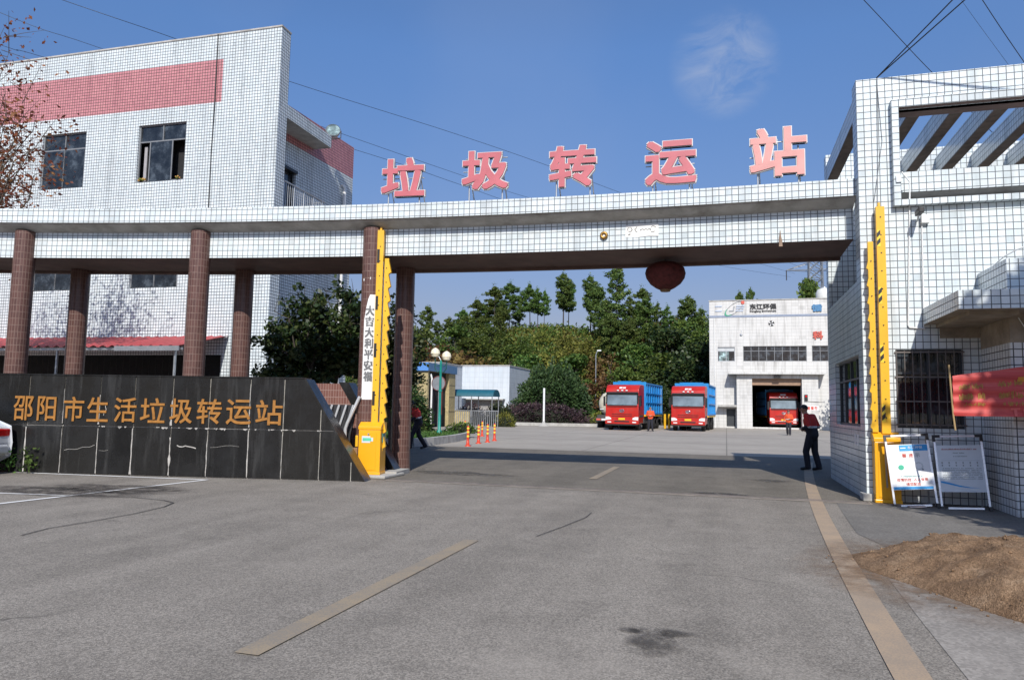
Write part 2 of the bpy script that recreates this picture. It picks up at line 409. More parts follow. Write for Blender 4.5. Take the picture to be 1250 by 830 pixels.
_text_cache = {}
def text_mesh(body, w, h, depth, offset=0.0, res=3):
    """characters as a mesh in the xz plane facing -y, bottom-left at the origin, stretched to w x h"""
    c = bpy.data.curves.new('lettering', 'FONT'); c.body = body; c.extrude = .05; c.offset = offset; c.resolution_u = res
    o = bpy.data.objects.new('lettering', c); COL.objects.link(o)
    dg = bpy.context.evaluated_depsgraph_get(); dg.update()
    me = bpy.data.meshes.new_from_object(o.evaluated_get(dg))
    COL.objects.unlink(o); bpy.data.objects.remove(o); bpy.data.curves.remove(c)
    n = len(me.vertices); a = np.empty(n*3); me.vertices.foreach_get('co', a); a = a.reshape(n, 3)
    lo, hi = a.min(0), a.max(0)
    b = np.zeros_like(a)
    sx = w/(hi[0]-lo[0]) if w else h/(hi[1]-lo[1]); sz = h/(hi[1]-lo[1]) if h else sx
    b[:, 0] = (a[:, 0]-lo[0])*sx; b[:, 2] = (a[:, 1]-lo[1])*sz; b[:, 1] = -(a[:, 2]-lo[2])/(hi[2]-lo[2])*depth
    me.vertices.foreach_set('co', b.ravel()); me.materials.clear(); me.update()
    return me
def bold_mesh(body, w, h, depth, r, res=2):
    """heavier lettering: copies of the outline shifted round a small circle, each a hair deeper than the next"""
    me = text_mesh(body, w, h, depth, 0, res); n = len(me.vertices); a = np.empty(n*3); me.vertices.foreach_get('co', a); a = a.reshape(n, 3)
    F = [tuple(p.vertices) for p in me.polygons]; V, FF = [], []
    for k in range(9):
        b = a.copy(); an = 2*math.pi*k/8
        if k: q = max(abs(math.cos(an)), abs(math.sin(an))); b[:, 0] += r*math.cos(an)/q; b[:, 2] += r*math.sin(an)/q
        b[:, 1] = np.where(b[:, 1] < -depth*.5, b[:, 1]-.0004*k, b[:, 1]+.0004*k); o = len(V); V += b.tolist(); FF += [tuple(i+o for i in f) for f in F]
    m2 = bpy.data.meshes.new(me.name); m2.from_pydata(V, [], FF); m2.update(); bpy.data.meshes.remove(me); return m2
def text_obj(name, body, w, h, depth, mat, parent=None, loc=(0, 0, 0), bold=0.0, rot=(0, 0, 0), res=3):
    me = bold_mesh(body, w-2*bold, h-2*bold, depth, bold, 2) if bold else text_mesh(body, w, h, depth, 0, res)
    if bold: loc = Vector(loc)+Vector((bold, 0, bold))
    me.materials.append(mat)
    o = bpy.data.objects.new(name, me); COL.objects.link(o); o.location = loc; o.rotation_euler = rot
    if parent is not None: o.parent = parent
    return o
# ================================================================== GROUND
def ground_mat():
    t = NT('rough_soil'); a = t.noise(.15, 6); b = t.noise(4, 5)
    t.col(t.mix(.4, t.ramp(a, [(.35, (.10, .085, .055)), (.65, (.085, .10, .04))]), t.ramp(b, [(.3, (.05, .045, .03)), (.7, (.16, .14, .10))])))
    t.set(Roughness=1); t.bump(b, .5, .05); return t.m
def asphalt_mat(name, base, fine=True, warm=0.0):
    t = NT(name); ob = t.n('TexCoord').outputs['Object']
    big = t.noise(.22, 6, .6, ob); mid = t.noise(1.6, 6, .65, ob)
    mp = t.n('Mapping'); mp.inputs['Scale'].default_value = (1.2, .10, 1); t.l(ob, mp.inputs['Vector'])
    wheel = t.noise(1.0, 4, .55, mp.outputs[0])
    b = base
    c = t.ramp(big, [(.30, [x*.80 for x in b]), (.50, b), (.72, [x*1.22 for x in b])])
    c = t.mix(.55, c, t.ramp(mid, [(.3, [x*.74 for x in b]), (.7, [x*1.26 for x in b])]))
    c = t.mix(t.ramp(wheel, [(.45, 0), (.72, .6)]), c, [x*1.32 for x in b]); c = t.mix(t.ramp(wheel, [(.28, .5), (.46, 0)]), c, [x*.74 for x in b])
    vo = t.n('TexVoronoi', Scale=95 if fine else 45); t.l(ob, vo.inputs['Vector'])
    gr = t.n('TexVoronoi', Scale=130 if fine else 70); t.l(ob, gr.inputs['Vector'])
    bw = t.n('RGBToBW'); t.l(vo.outputs['Color'], bw.inputs[0])
    g = t.ramp(bw.outputs[0], [(.22, .42), (.5, 1.0), (.80, 1.75)])
    c = t.mix(.5 if fine else .25, c, g, 'MULTIPLY')
    # dark oily blotches and pale dusty ones
    st = t.noise(.9, 6, .7, ob); c = t.mix(t.ramp(st, [(.60, 0), (.74, .55)]), c, [x*.40 for x in b])
    ds = t.noise(.55, 7, .72, ob); 
    mm = t.n('Mapping'); mm.inputs['Location'].default_value = (31, 7, 0); t.l(ob, mm.inputs['Vector']); 
    ds = t.noise(.55, 7, .72, mm.outputs[0]); c = t.mix(t.ramp(ds, [(.56, 0), (.72, .45)]), c, [x*1.75 for x in b])
    # hair cracks
    wv = t.n('TexVoronoi', Scale=.23); wv.feature = 'DISTANCE_TO_EDGE'
    wn = t.n('TexNoise', Scale=1.1, Detail=5); t.l(ob, wn.inputs['Vector'])
    va = t.n('VectorMath'); va.operation = 'ADD'; vs2 = t.n('VectorMath'); vs2.operation = 'SCALE'; vs2.inputs['Scale'].default_value = 1.6
    t.l(wn.outputs['Color'], vs2.inputs[0]); t.l(ob, va.inputs[0]); t.l(vs2.outputs[0], va.inputs[1]); t.l(va.outputs[0], wv.inputs['Vector'])
    crk = t.math('MULTIPLY', t.ramp(wv.outputs['Distance'], [(0, .8), (.005, 0)]), t.ramp(big, [(.52, 0), (.6, 1)]))
    c = t.mix(crk, c, [x*.3 for x in b])
    t.col(c); t.set(Roughness=.92); t.b.inputs['Specular IOR Level'].default_value = .25
    t.bump(gr.outputs['Distance'], .45 if fine else .2, .008); return t.m
def concrete_mat(name, base, joint=5.0):
    t = NT(name); ob = t.n('TexCoord').outputs['Object']
    big = t.noise(.12, 6, .65, ob); mid = t.noise(1.1, 6, .65, ob)
    c = t.ramp(big, [(.32, [x*.72 for x in base]), (.68, [x*1.12 for x in base])])
    c = t.mix(.45, c, t.ramp(mid, [(.3, [x*.78 for x in base]), (.7, [x*1.15 for x in base])]))
    mp = t.n('Mapping'); mp.inputs['Scale'].default_value = (.05, .35, 1); t.l(ob, mp.inputs['Vector'])
    s = t.noise(1, 6, .7, mp.outputs[0]); c = t.mix(t.ramp(s, [(.5, 0), (.72, .5)]), c, [x*.5 for x in base])
    br = t.n('TexBrick'); br.offset = 0
    for k, v in (('Scale', 1), ('Mortar Size', .025), ('Brick Width', joint), ('Row Height', joint)): br.inputs[k].default_value = v
    t.l(ob, br.inputs['Vector']); c = t.mix(t.math('MULTIPLY', br.outputs['Fac'], .7), c, [x*.35 for x in base])
    f = t.noise(60, 3, .6, ob); c = t.mix(.25, c, t.ramp(f, [(.3, .6), (.7, 1.3)]), 'MULTIPLY')
    t.col(c); t.set(Roughness=.9); t.bump(f, .2, .005); return t.m
def worn_line_mat(name, c, wear=.5):
    t = NT(name); ob = t.n('TexCoord').outputs['Object']
    n = t.noise(2.2, 6, .7, ob); g = t.n('TexVoronoi', Scale=70); t.l(ob, g.inputs['Vector'])
    k = t.ramp(t.math('ADD', t.math('MULTIPLY', n, .75), t.math('MULTIPLY', g.outputs['Distance'], .35)), [(.42, 0), (.66, wear)])
    t.col(t.mix(k, c, (.21, .19, .165))); t.set(Roughness=.85); return t.m

ASPH = asphalt_mat('old_asphalt', (.231, .207, .176))
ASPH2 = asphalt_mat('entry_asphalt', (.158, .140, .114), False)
YARD = concrete_mat('yard_concrete', (.375, .335, .28))
SHOULD = asphalt_mat('shoulder_cement', (.275, .25, .22), False)
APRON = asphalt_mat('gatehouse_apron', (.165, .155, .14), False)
CREAM_LINE = worn_line_mat('faded_cream_line', (.42, .305, .20), .5)
YEL_LINE = worn_line_mat('faded_yellow_line', (.335, .262, .17), .75)
WHITE_LINE = worn_line_mat('white_bay_line', (.80, .79, .76), .15)

def sheet(name, pts, z, mat):
    m = MB(); m.face([(x, y, z) for x, y in pts]); return struct(m.build(name, mat))
sheet('ground', [(-1500, -300), (1500, -300), (1500, 2500), (-1500, 2500)], -.03, ground_mat())
sheet('road', [(-40, -60), (30, -60), (30, 13.62), (-40, 13.62)], 0, ASPH)
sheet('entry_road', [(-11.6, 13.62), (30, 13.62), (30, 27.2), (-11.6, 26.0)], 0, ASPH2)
sheet('forecourt', [(-40, 13.62), (-11.6, 13.62), (-11.6, 26.0), (-40, 26.0)], 0, SHOULD)
sheet('yard', [(-60, 26.0), (-11.6, 26.0), (30, 27.2), (60, 27.2), (60, 78), (-60, 78)], .0, YARD)
# shoulder right of the line, and the darker apron at the gatehouse
def linex(y): return 0.90+.012*max(0, y)+.0021*max(0, y)**2
ys = [-30+2*i for i in range(22)]+[13.6]
sheet('shoulder', [(linex(y)+.3, y) for y in ys if y <= 9.2]+[(1.75, 9.2), (9, 9.2), (9, -30)], .004, SHOULD)
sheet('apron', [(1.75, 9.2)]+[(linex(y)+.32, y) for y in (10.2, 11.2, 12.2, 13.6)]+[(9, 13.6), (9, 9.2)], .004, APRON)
m = MB()
def strip(m, fn, w, y0, y1, n, z, mat=0):
    pts = [(fn(y0+(y1-y0)*i/n), y0+(y1-y0)*i/n) for i in range(n+1)]
    for (xa, ya), (xb, yb) in zip(pts, pts[1:]): m.face([(xa-w/2, ya, z), (xa+w/2, ya, z), (xb+w/2, yb, z), (xb-w/2, yb, z)], mat)
strip(m, linex, .21, -25, 24.0, 60, .008); struct(m.build('edge_line', CREAM_LINE))
m = MB()
for (a, b) in ((-8.1, -4.1), (3.9, 7.95), (15.75, 19.4)): m.face([(-2.86, a, .008), (-2.69, a, .008), (-2.69, b, .008), (-2.86, b, .008)])
struct(m.build('centre_line', YEL_LINE))
m = MB()
def seg(m, a, b, w, z, mat=0):
    a, b = Vector((*a, z)), Vector((*b, z)); d = (b-a).normalized(); n = Vector((-d.y, d.x, 0))*w/2
    m.face([a+n, a-n, b-n, b+n], mat)
seg(m, (-22, 10.95), (-9.66, 12.10), .10, .008); seg(m, (-9.70, 12.05), (-10.25, 5.0), .10, .008); seg(m, (-16, 8.30), (-9.93, 9.22), .09, .008)
struct(m.build('bay_line', WHITE_LINE))
# gate track: a concrete channel with a steel rail across the entry
m = MB(); m.face([(-6.6, 13.50, .006), (2.33, 13.50, .006), (2.33, 13.86, .006), (-6.6, 13.86, .006)], 0)
for y in (13.60, 13.74): m.box(-6.6, 2.3, y, y+.03, .004, .016, 1)
struct(m.build('gate_track', [plain('dusty_concrete', (.30, .26, .21), .95, var=.3, scale=2, dirt=.5), RUST]))

# stains: thin irregular spill films on the road
def blob(m, cx, cy, rx, ry, z, n=26, jag=.3, mat=0, seed=1):
    r = random.Random(seed); ph = [r.uniform(0, 6.28) for _ in range(6)]
    pts = []
    for k in range(n):
        a = 2*math.pi*k/n; f = 1+jag*sum(math.sin((j+2)*a+ph[j])/(j+1.5) for j in range(5))
        pts.append((cx+rx*f*math.cos(a), cy+ry*f*math.sin(a), z))
    m.face(pts, mat)
def stain_mat(name, c, a):
    t = NT(name); ob = t.n('TexCoord').outputs['Object']; t.col(c); t.set(Roughness=.75)
    n = t.noise(3.5, 6, .75, ob); gen = t.n('TexCoord').outputs['Generated']
    g = t.n('TexGradient'); g.gradient_type = 'SPHERICAL'
    mp = t.n('Mapping'); mp.inputs['Location'].default_value = (-1, -1, 0); mp.inputs['Scale'].default_value = (2, 2, 0); t.l(gen, mp.inputs['Vector']); t.l(mp.outputs[0], g.inputs[0])
    k = t.math('MULTIPLY', t.ramp(g.outputs['Fac'], [(0, 0), (.45, 1)]), t.ramp(n, [(.38, 0), (.62, a)]))
    t.l(k, t.b.inputs['Alpha']); return t.m
OIL = stain_mat('oil_stain', (.075, .065, .055), .75); DAMP = stain_mat('damp_stain', (.05, .042, .038), .85)
for i, (px, py, rx, ry, mt, lab) in enumerate(((797, 787, .16, .34, OIL, 'oil'), (803, 772, .22, .12, OIL, 'oil'), (770, 770, .10, .06, OIL, 'oil'), (150, 597, 1.9, .55, DAMP, 'damp'), (70, 600, 1.6, .7, DAMP, 'damp'), (942, 587, .35, .5, OIL, 'oil'), (560, 578, 1.4, .5, OIL, 'oil'), (880, 603, .7, .16, DAMP, 'damp'), (1120, 612, .8, .5, OIL, 'o'))):
    p = gz(px, py); m = MB(); blob(m, p.x, p.y, rx, ry, .010, seed=i+3); struct(m.build('road_stain', mt))
# long crack by the parking bay
m = MB(); pts = [gz(x, y) for x, y in ((25, 654), (60, 645), (110, 637), (165, 627), (200, 619), (212, 614), (200, 611), (160, 607), (125, 606))]
for a, b in zip(pts, pts[1:]): seg(m, (a.x, a.y), (b.x, b.y), .022, .009)
pts = [gz(x, y) for x, y in ((655, 655), (690, 642), (715, 632), (722, 626))]
for a, b in zip(pts, pts[1:]): seg(m, (a.x, a.y), (b.x, b.y), .013, .009)
struct(m.build('road_crack', plain('crack_shadow_filler', (.05, .047, .044), .95)))

# ================================================================== GATEWAY (curved beam on paired columns)
def arcY(x): return 14.32 - (.0080*x*x if x < 0 else 0)
def arc_frame(x):
    dy = -.016*x if x < 0 else 0.0
    t = Vector((1, dy, 0)).normalized(); return Vector((x, arcY(x), 0)), t, Vector((t.y, -t.x, 0))   # point on cornice face, tangent, front normal
def beam_pt(x, d, z):
    p, t, n = arc_frame(x); q = p+n*d; q.z = z; return q
def beam_rot(x):
    p, t, n = arc_frame(x); return math.atan2(t.y, t.x)
BX0, BX1 = -24.0, 2.325
gate = thing('gateway', 'long curved white tiled gateway beam carried on brown tiled round columns', 'gateway', (-6, 13.9, 0))
xs = [BX0+(BX1-BX0)*i/120 for i in range(121)]
arc = [0]
for a, b in zip(xs, xs[1:]): arc.append(arc[-1]+(beam_pt(a, 0, 0)-beam_pt(b, 0, 0)).length)
def sweep(m, prof, mats, smooth=False):
    for i in range(120):
        for k, ((d0, z0), (d1, z1)) in enumerate(zip(prof, prof[1:])):
            pts = [beam_pt(xs[i], d0, z0), beam_pt(xs[i+1], d0, z0), beam_pt(xs[i+1], d1, z1), beam_pt(xs[i], d1, z1)]
            if abs(z1-z0) >= abs(d1-d0): uv = [(arc[i], z0), (arc[i+1], z0), (arc[i+1], z1), (arc[i], z1)]
            else: uv = [(arc[i], d0), (arc[i+1], d0), (arc[i+1], d1), (arc[i], d1)]
            m.face(pts, mats[k], uv, smooth)
m = MB(); sweep(m, [(-2.35, 5.50), (0, 5.49), (0, 5.81), (-.16, 5.81), (-.16, 5.70), (-2.2, 5.70), (-2.2, 5.81), (-2.35, 5.81), (-2.35, 5.50)], [1, 0, 0, 1, 1, 1, 1, 0])
for x in (BX0, BX1):
    m.face([beam_pt(x, d, z) for d, z in ((-2.35, 5.5), (0, 5.49), (0, 5.81), (-2.35, 5.81))], 0)
m.build('cornice', [WHITE_TILE, GREY_PLASTER], gate, False)
m = MB(); sweep(m, [(-.36, 5.34), (-.30, 5.36), (-.20, 5.395), (-.12, 5.43), (-.07, 5.455), (-.05, 5.485)], [0]*5, True)
m.build('cove_moulding', GREY_PLASTER, gate, False)
m = MB(); sweep(m, [(-2.2, 4.756), (-.36, 4.756), (-.36, 5.488)], [1, 0]); sweep(m, [(-2.2, 5.496), (-2.2, 4.756)], [1])
for x in (BX0, BX1): m.face([beam_pt(x, d, z) for d, z in ((-2.2, 4.756), (-.36, 4.756), (-.36, 5.49), (-2.2, 5.49))], 1)
m.build('fascia', [WHITE_TILE, SOFFIT], gate, False)
m = MB(); sweep(m, [(-2.16, 4.70), (-2.02, 4.70), (-2.02, 4.76)], [0, 0]); sweep(m, [(-2.16, 4.76), (-2.16, 4.70)], [0]); m.build('drip_edge', SOFFIT, gate, False)
FRONT_COLS = (-19.6, -15.45, -11.36, -7.36); REAR_COLS = ((-19.8, 13.1), (-15.58, 14.35), (-11.40, 15.22), (-7.30, 15.74))
for x in FRONT_COLS:
    p = beam_pt(x, -.36, 0); m = MB()
    m.lathe([(.245, -.02), (.225, .3), (.222, 5.35)], (p.x, p.y, 0), 0, 28); m.build('column', BROWN_TILE, gate, False)
for x, y in REAR_COLS:
    p = Vector((x, y, 0)); m = MB()
    m.lathe([(.245, -.02), (.225, .3), (.222, 4.753)], (p.x, p.y, 0), 0, 28); m.build('column', BROWN_TILE, gate, False, label='rear column standing in the shade of the beam')

# big pink characters standing on the beam
SIGN = [('垃', -6.62, 5.97, .97, .84, 'pink rooftop character with an earth radical at the left end of the gateway lettering', 0),
        ('圾', -4.82, 6.05, 1.00, .83, 'pink rooftop character second in the gateway lettering, above the column-free span', 0),
        ('转', -2.97, 6.01, .97, .86, 'pink rooftop character in the middle of the five on the gateway', 0),
        ('运', -1.01, 5.94, .99, .89, 'pink rooftop character with a sweeping base stroke, fourth in the gateway lettering', 0),
        ('站', .99, 5.96, 1.02, .95, 'pink rooftop character with a bleached half, last before the white tiled tower', 1)]
SIGN_LABELS = ['pink rooftop character standing on the beam above the yellow barrier, first of the five',
               'pink rooftop character second of the five on the beam, nearest the one above the barrier',
               'pink rooftop character in the middle of the five, above the gold ring on the fascia',
               'pink rooftop character with a sweeping base stroke, standing on the beam above the lantern',
               'pink rooftop character with a bleached half, standing on the beam closest to the white tower']
for (ch, x, z0, w, h, _, fade), lab in zip(SIGN, SIGN_LABELS):
    b = beam_pt(x, -.10, 5.81)
    t = thing('sign_character', lab, 'sign letter', tuple(b), beam_rot(x), 'pink characters standing on the gateway beam')
    text_obj('face', ch, w, h, .012, PINK_F if not fade else PINK_FADE, t, (-w/2, -.080, z0-5.81), .025)
    e = text_obj('edging', ch, w+.034, h+.034, .07, EDGE_W, t, (-w/2-.017, 0, z0-5.81-.017), .042)
    m = MB(); m.tube([(-w*.5, .03, z0-5.81+.42), (w*.46, .03, z0-5.81+.42)], .013, 0, 6); m.tube([(-w*.45, .03, z0-5.81+.7), (w*.46, .03, z0-5.81+.7)], .013, 0, 6)
    m.tube([(0, .03, z0-5.81+.3), (0, .03, z0-5.81+.76)], .011, 0, 6); m.build('back_rail', GALV, t)
    for sx in (-.36, .36):
        m = MB(); m.tube([(sx*w, .02, 0), (sx*w, .02, .75)], .017, 0, 6); m.tube([(sx*w+.06, .36, -.10), (sx*w+.02, .03, .55)], .014, 0, 6); m.build('support_post', GALV, t)

# little things fixed to the beam
p = beam_pt(-2.36, -.34, 5.045); t = thing('brass_ring', 'small round brass ring fixed on the white gateway fascia', 'ring', tuple(p), beam_rot(-2.3))
m = MB(); prof = [(.055+.028*math.cos(a), -.02+.028*math.sin(a)) for a in [2*math.pi*k/10 for k in range(11)]]; m.lathe(prof, (0, 0, 0), 0, 18, True, 'y'); m.build('rim', plain('old_brass', (.36, .20, .05), .4, .8), t)
m = MB(); m.lathe([(.001, -.012), (.03, -.012), (.03, 0)], (0, 0, 0), 0, 14, False, 'y'); m.build('centre_plate', PAPER, t)
p = beam_pt(-1.60, -.355, 4.98); t = thing('torn_notice', 'torn white paper remnant with faint scribbles on the gateway fascia', 'notice', tuple(p), 0)
m = MB(); r = random.Random(3); pts = [(-.33, .02), (-.1, .0), (.12, .02), (.33, .01), (.335, .15), (.33, .27), (.22, .285), (.1, .27), (-.05, .29), (-.2, .275), (-.32, .25), (-.335, .12)]
m.prism(pts, 'y', -.006, 0); m.build('paper', PAPER, t)
m = MB()
for cx, cz, rr in ((-.24, .17, .045), (-.08, .16, .055), (.22, .16, .06)):
    for k in range(14):
        a0, a1 = 2*math.pi*k/14, 2*math.pi*(k+1)/14; q = rr*(.8+.3*r.random())
        if r.random() < .75: m.tube([(cx+q*math.cos(a0), -.008, cz+q*math.sin(a0)), (cx+q*math.cos(a1), -.008, cz+q*math.sin(a1))], .006, 0, 4)
for k in range(6): m.tube([(.0+.035*k-.02, -.008, .15+.02*(k % 2)), (.03+.035*k-.02, -.008, .17-.02*(k % 2))], .006, 0, 4)
m.tube([(-.27, -.008, .06), (-.23, -.008, .075)], .01, 0, 4); m.build('scribble', INK, t)
p = beam_pt(1.03, -.355, 4.67); m = MB(); m.prism([(-.03, 0), (.035, .0), (.03, .12), (.01, .2), (.0, .33), (-.02, .2)], 'y', -.03, 0)
o = m.build('wooden_sliver', plain('old_wood', (.30, .21, .15), .8, var=.3)); o.location = p; tag(o, 'thin brown wooden sliver stuck low on the gateway fascia near the tower', 'wood piece')
# lantern
t = thing('lantern', 'dark faded red lantern hanging under the gateway beam', 'lantern', (-1.24, 15.9, 4.756))
m = MB(); prof = [(.05, -.66), (.13, -.655), (.20, -.62), (.32, -.53), (.40, -.41), (.425, -.30), (.40, -.20), (.32, -.12), (.20, -.065), (.12, -.055), (.001, -.05)]
V = []; n = 36
for (rr, h) in prof:
    for k in range(n):
        a = 2*math.pi*k/n; q = rr*(1+.022*(1 if k % 2 else -1)); V.append((q*math.cos(a), q*math.sin(a), h))
m.shared(V, [(i*n+k, i*n+(k+1) % n, (i+1)*n+(k+1) % n, (i+1)*n+k) for i in range(len(prof)-1) for k in range(n)]); m.build('cloth_shade', LANTERN, t)
m = MB(); m.lathe([(.001, -.70), (.10, -.70), (.115, -.67), (.11, -.645)], (0, 0, 0), 0, 18); m.build('bottom_cap', plain('tarnished_gold_cap', (.20, .12, .06), .5, .3), t)
m = MB(); m.tube([(0, 0, -.1), (0, 0, 0)], .012, 0, 6); m.build('hanger', DARKMETAL, t)
# white drain pipe dropping from the beam to the awning
pp = beam_pt(-17.1, -1.75, 0); m = MB(); m.tube([(pp.x, pp.y, 4.75), (pp.x, pp.y, 0)], .07, 0, 10)
for z in (.9, 2.9, 4.2): m.lathe([(.071, z), (.085, z), (.085, z+.06), (.071, z+.06)], (pp.x, pp.y, 0), 0, 10)
tag(m.build('drain_pipe', WPIPE), 'white vertical drain pipe between the beam and the ground beside a shaded brown column', 'pipe')

# ================================================================== BLACK GRANITE NAME WALL
def granite_mat():
    t = NT('black_granite'); ob = t.n('TexCoord').outputs['Object']; g = t.n('NewGeometry')
    n = t.noise(1.3, 6, .7, ob); f = t.noise(55, 2, .5, ob)
    c = t.ramp(n, [(.3, (.006, .0065, .007)), (.7, (.016, .0165, .017))])
    c = t.mix(t.math('MULTIPLY', g.outputs['Random Per Island'], .6), c, (.022, .021, .019))
    mp = t.n('Mapping'); mp.inputs['Scale'].default_value = (3.5, 1, .35); t.l(ob, mp.inputs['Vector'])
    s = t.noise(1.2, 6, .72, mp.outputs[0]); c = t.mix(t.ramp(s, [(.52, 0), (.78, .36)]), c, (.13, .13, .127))
    c = t.mix(.25, c, t.ramp(f, [(.4, .5), (.7, 1.6)]), 'MULTIPLY')
    t.col(c); t.l(t.ramp(n, [(.3, .12), (.7, .42)]), t.b.inputs['Roughness']); t.b.inputs['Specular IOR Level'].default_value = .4; return t.m
GRANITE = granite_mat()
MORTAR = plain('pale_mortar', (.46, .44, .40), .95, var=.3, scale=7, bump=.4, dirt=.5)
WL = Vector((-6.83, 13.15, 0)); wd = Vector((-(13.81-6.83), -(13.15-11.72), 0)).normalized()   # runs to the left along the wall
WRZ = math.atan2(-wd.y, -wd.x)
wall = thing('name_wall', 'low black granite name wall with gold characters and a sloping end', 'name wall', tuple(WL), WRZ)
# local: x to the right (0 = right foot), y away from the road, z up
WT, WZ = 2.0, .98
CAPX = -1.28
m = MB(); m.prism([(-12, 0), (-.01, 0), (CAPX-.012, WT-.012), (-12, WT-.012)], 'y', .022, .42, 0); m.build('mortar_core', MORTAR, wall)
m = MB()
def slope_x(z): return 0+(CAPX)*z/WT
joints = [-12, -11.2, -10.35, -9.5, -8.72, -7.95, -7.16, -6.38, -5.60, -4.86, -4.05, -3.27, -2.42, -1.72, -.95, -.30, .2]
gap = .009
for z0, z1 in ((.015, WZ-gap), (WZ+gap, WT)):
    for a, b in zip(joints, joints[1:]):
        a2, b2 = a+gap, b-gap
        if z0 > .5 and abs(b+.30) < .01: pass
        lim0, lim1 = slope_x(z0)-.045, slope_x(z1)-.045
        if a2 >= lim0: continue
        poly = [(a2, z0), (min(b2, lim0), z0)]
        if b2 > lim1:
            if b2 < lim0: poly.append((b2, (b2+.045)/CAPX*WT))
            if a2 < lim1: poly.append((lim1, z1)); poly.append((a2, z1))
            else: poly.append((a2, (a2+.045)/CAPX*WT))
        else: poly += [(b2, z1), (a2, z1)]
        dy = random.uniform(-.004, .004)
        m.prism(poly, 'y', 0+dy, .03)
m.build('granite_slab', GRANITE, wall)
m = MB(); m.prism([(.0, 0), (CAPX, WT), (CAPX-.05, WT), (-.05, 0)], 'y', -.012, .45, 0); m.box(-12, CAPX-.052, -.012, .45, WT+.001, WT+.03, 0)
m.build('edge_slab', GRANITE, wall)
# gold characters, one part each
chars = '邵阳市生活垃圾转运站'
cpx = [(16, 42), (45, 70), (77, 104), (106, 134), (139, 168), (171, 203), (207, 236), (240, 272), (276, 308), (312, 346)]
def wall_s(px, py):
    d = ray(px, py); nn = Vector((-wd.y, wd.x, 0)); tt = (WL-CAMP).dot(nn)/d.dot(nn); q = CAMP+d*tt
    return -((q-WL).dot(wd)), q.z
for ch, (a, b) in zip(chars, cpx):
    s0, z0 = wall_s(a, 517); s1, z1 = wall_s(b, 487)
    o = text_obj('gold_character', ch, s1-s0, .50, .012, GOLD, wall, (s0, -.008, 1.07), .0055)
# pale mortar bleeding from the joints, and cracks
m = MB(); r = random.Random(12)
def bleed(x, z0, z1, w):
    n = 9; L = []; Rr = []
    for k in range(n+1):
        z = z0+(z1-z0)*k/n; q = w*(.35+.65*r.random())*(1-.55*k/n)
        L.append((x-q*r.uniform(.3, 1.), z)); Rr.append((x+q*r.uniform(.3, 1.), z))
    for k in range(n): m.face([(L[k][0], -.0105, L[k][1]), (Rr[k][0], -.0105, Rr[k][1]), (Rr[k+1][0], -.0105, Rr[k+1][1]), (L[k+1][0], -.0105, L[k+1][1])])
for j, w, top in ((-10.35, .05, .9), (-9.5, .06, .85), (-8.72, .035, .8), (-7.95, .03, .95), (-7.16, .07, .96), (-6.38, .028, .94), (-5.60, .05, .96), (-4.86, .075, .97), (-3.27, .045, .97), (-2.42, .055, .97), (-4.05, .085, .8), (-1.72, .018, .9), (-.95, .016, .5)):
    bleed(j, .03, top*WZ, w*.5)
for j, w in ((-5.60, .045), (-4.05, .06), (-2.42, .03), (-6.38, .02)): bleed(j, 1.02, 1.02+r.uniform(.5, .9), w*.6)
for j in joints[8:14]:
    for k in range(5):
        x = j+r.uniform(0, .75); w = r.uniform(.02, .10); m.face([(x, -.0105, WZ-r.uniform(.005, .02)), (x+w*.5, -.0105, WZ-r.uniform(.005, .045)), (x+w, -.0105, WZ-.004), (x+w, -.0105, WZ+.006), (x, -.0105, WZ+.006)])
def crack(pts, w):
    w *= .40; Q = [pts[0]]
    for a_, b_ in zip(pts, pts[1:]): Q += [((a_[0]+b_[0])/2+r.uniform(-.03, .03), (a_[1]+b_[1])/2+r.uniform(-.02, .02)), b_]
    pts = Q
    for (a, b), (c, d) in zip(pts, pts[1:]):
        q = Vector((c-a, d-b)).normalized(); nx, nz_ = -q.y*w/2, q.x*w/2
        m.face([(a-nx, -.0108, b-nz_), (a+nx, -.0108, b+nz_), (c+nx, -.0108, d+nz_), (c-nx, -.0108, d-nz_)])
crack([(-6.3, .48), (-6.1, .5), (-5.9, .55), (-5.65, .60)], .016); crack([(-5.55, .49), (-5.35, .505)], .010); crack([(-3.9, .63), (-3.78, .60), (-3.66, .61), (-3.5, .575)], .05)
crack([(-3.2, .60), (-2.9, .64), (-2.6, .63)], .010); crack([(-7.5, .6), (-7.42, .63)], .03); crack([(-7.45, .57), (-7.43, .68)], .022); crack([(-5.5, 1.2), (-5.45, 1.32), (-5.47, 1.4)], .03)
m.build('mortar_stain', plain('lime_bloom', (.40, .38, .35), .95, var=.3, scale=10), wall)

# second wall behind, brown tiled with a sloping granite end
bw = thing('rear_low_wall', 'low brown tiled wall with a sloping black end behind the name wall', 'wall', (-6.95, 14.86, 0), WRZ*.6)
m = MB(); m.prism([(-5.5, 0), (-.14, 0), (-1.30, 1.97), (-5.5, 1.97)], 'y', 0, .35, 0); m.build('tiled_body', tile('brown_wall_tile', (.17, .072, .055), (.22, .10, .075), (.33, .22, .18), .062, .152, .0055, rough=.35), bw)
m = MB(); m.prism([(.0, 0), (-1.19, 2.0), (-1.42, 2.0), (-.16, 0)], 'y', -.02, .40, 0); m.build('edge_slab', GRANITE, bw)
m = MB(); m.box(-1.1, .15, -.50, .42, 0, .10); o = m.build('plinth', CONC, bw)

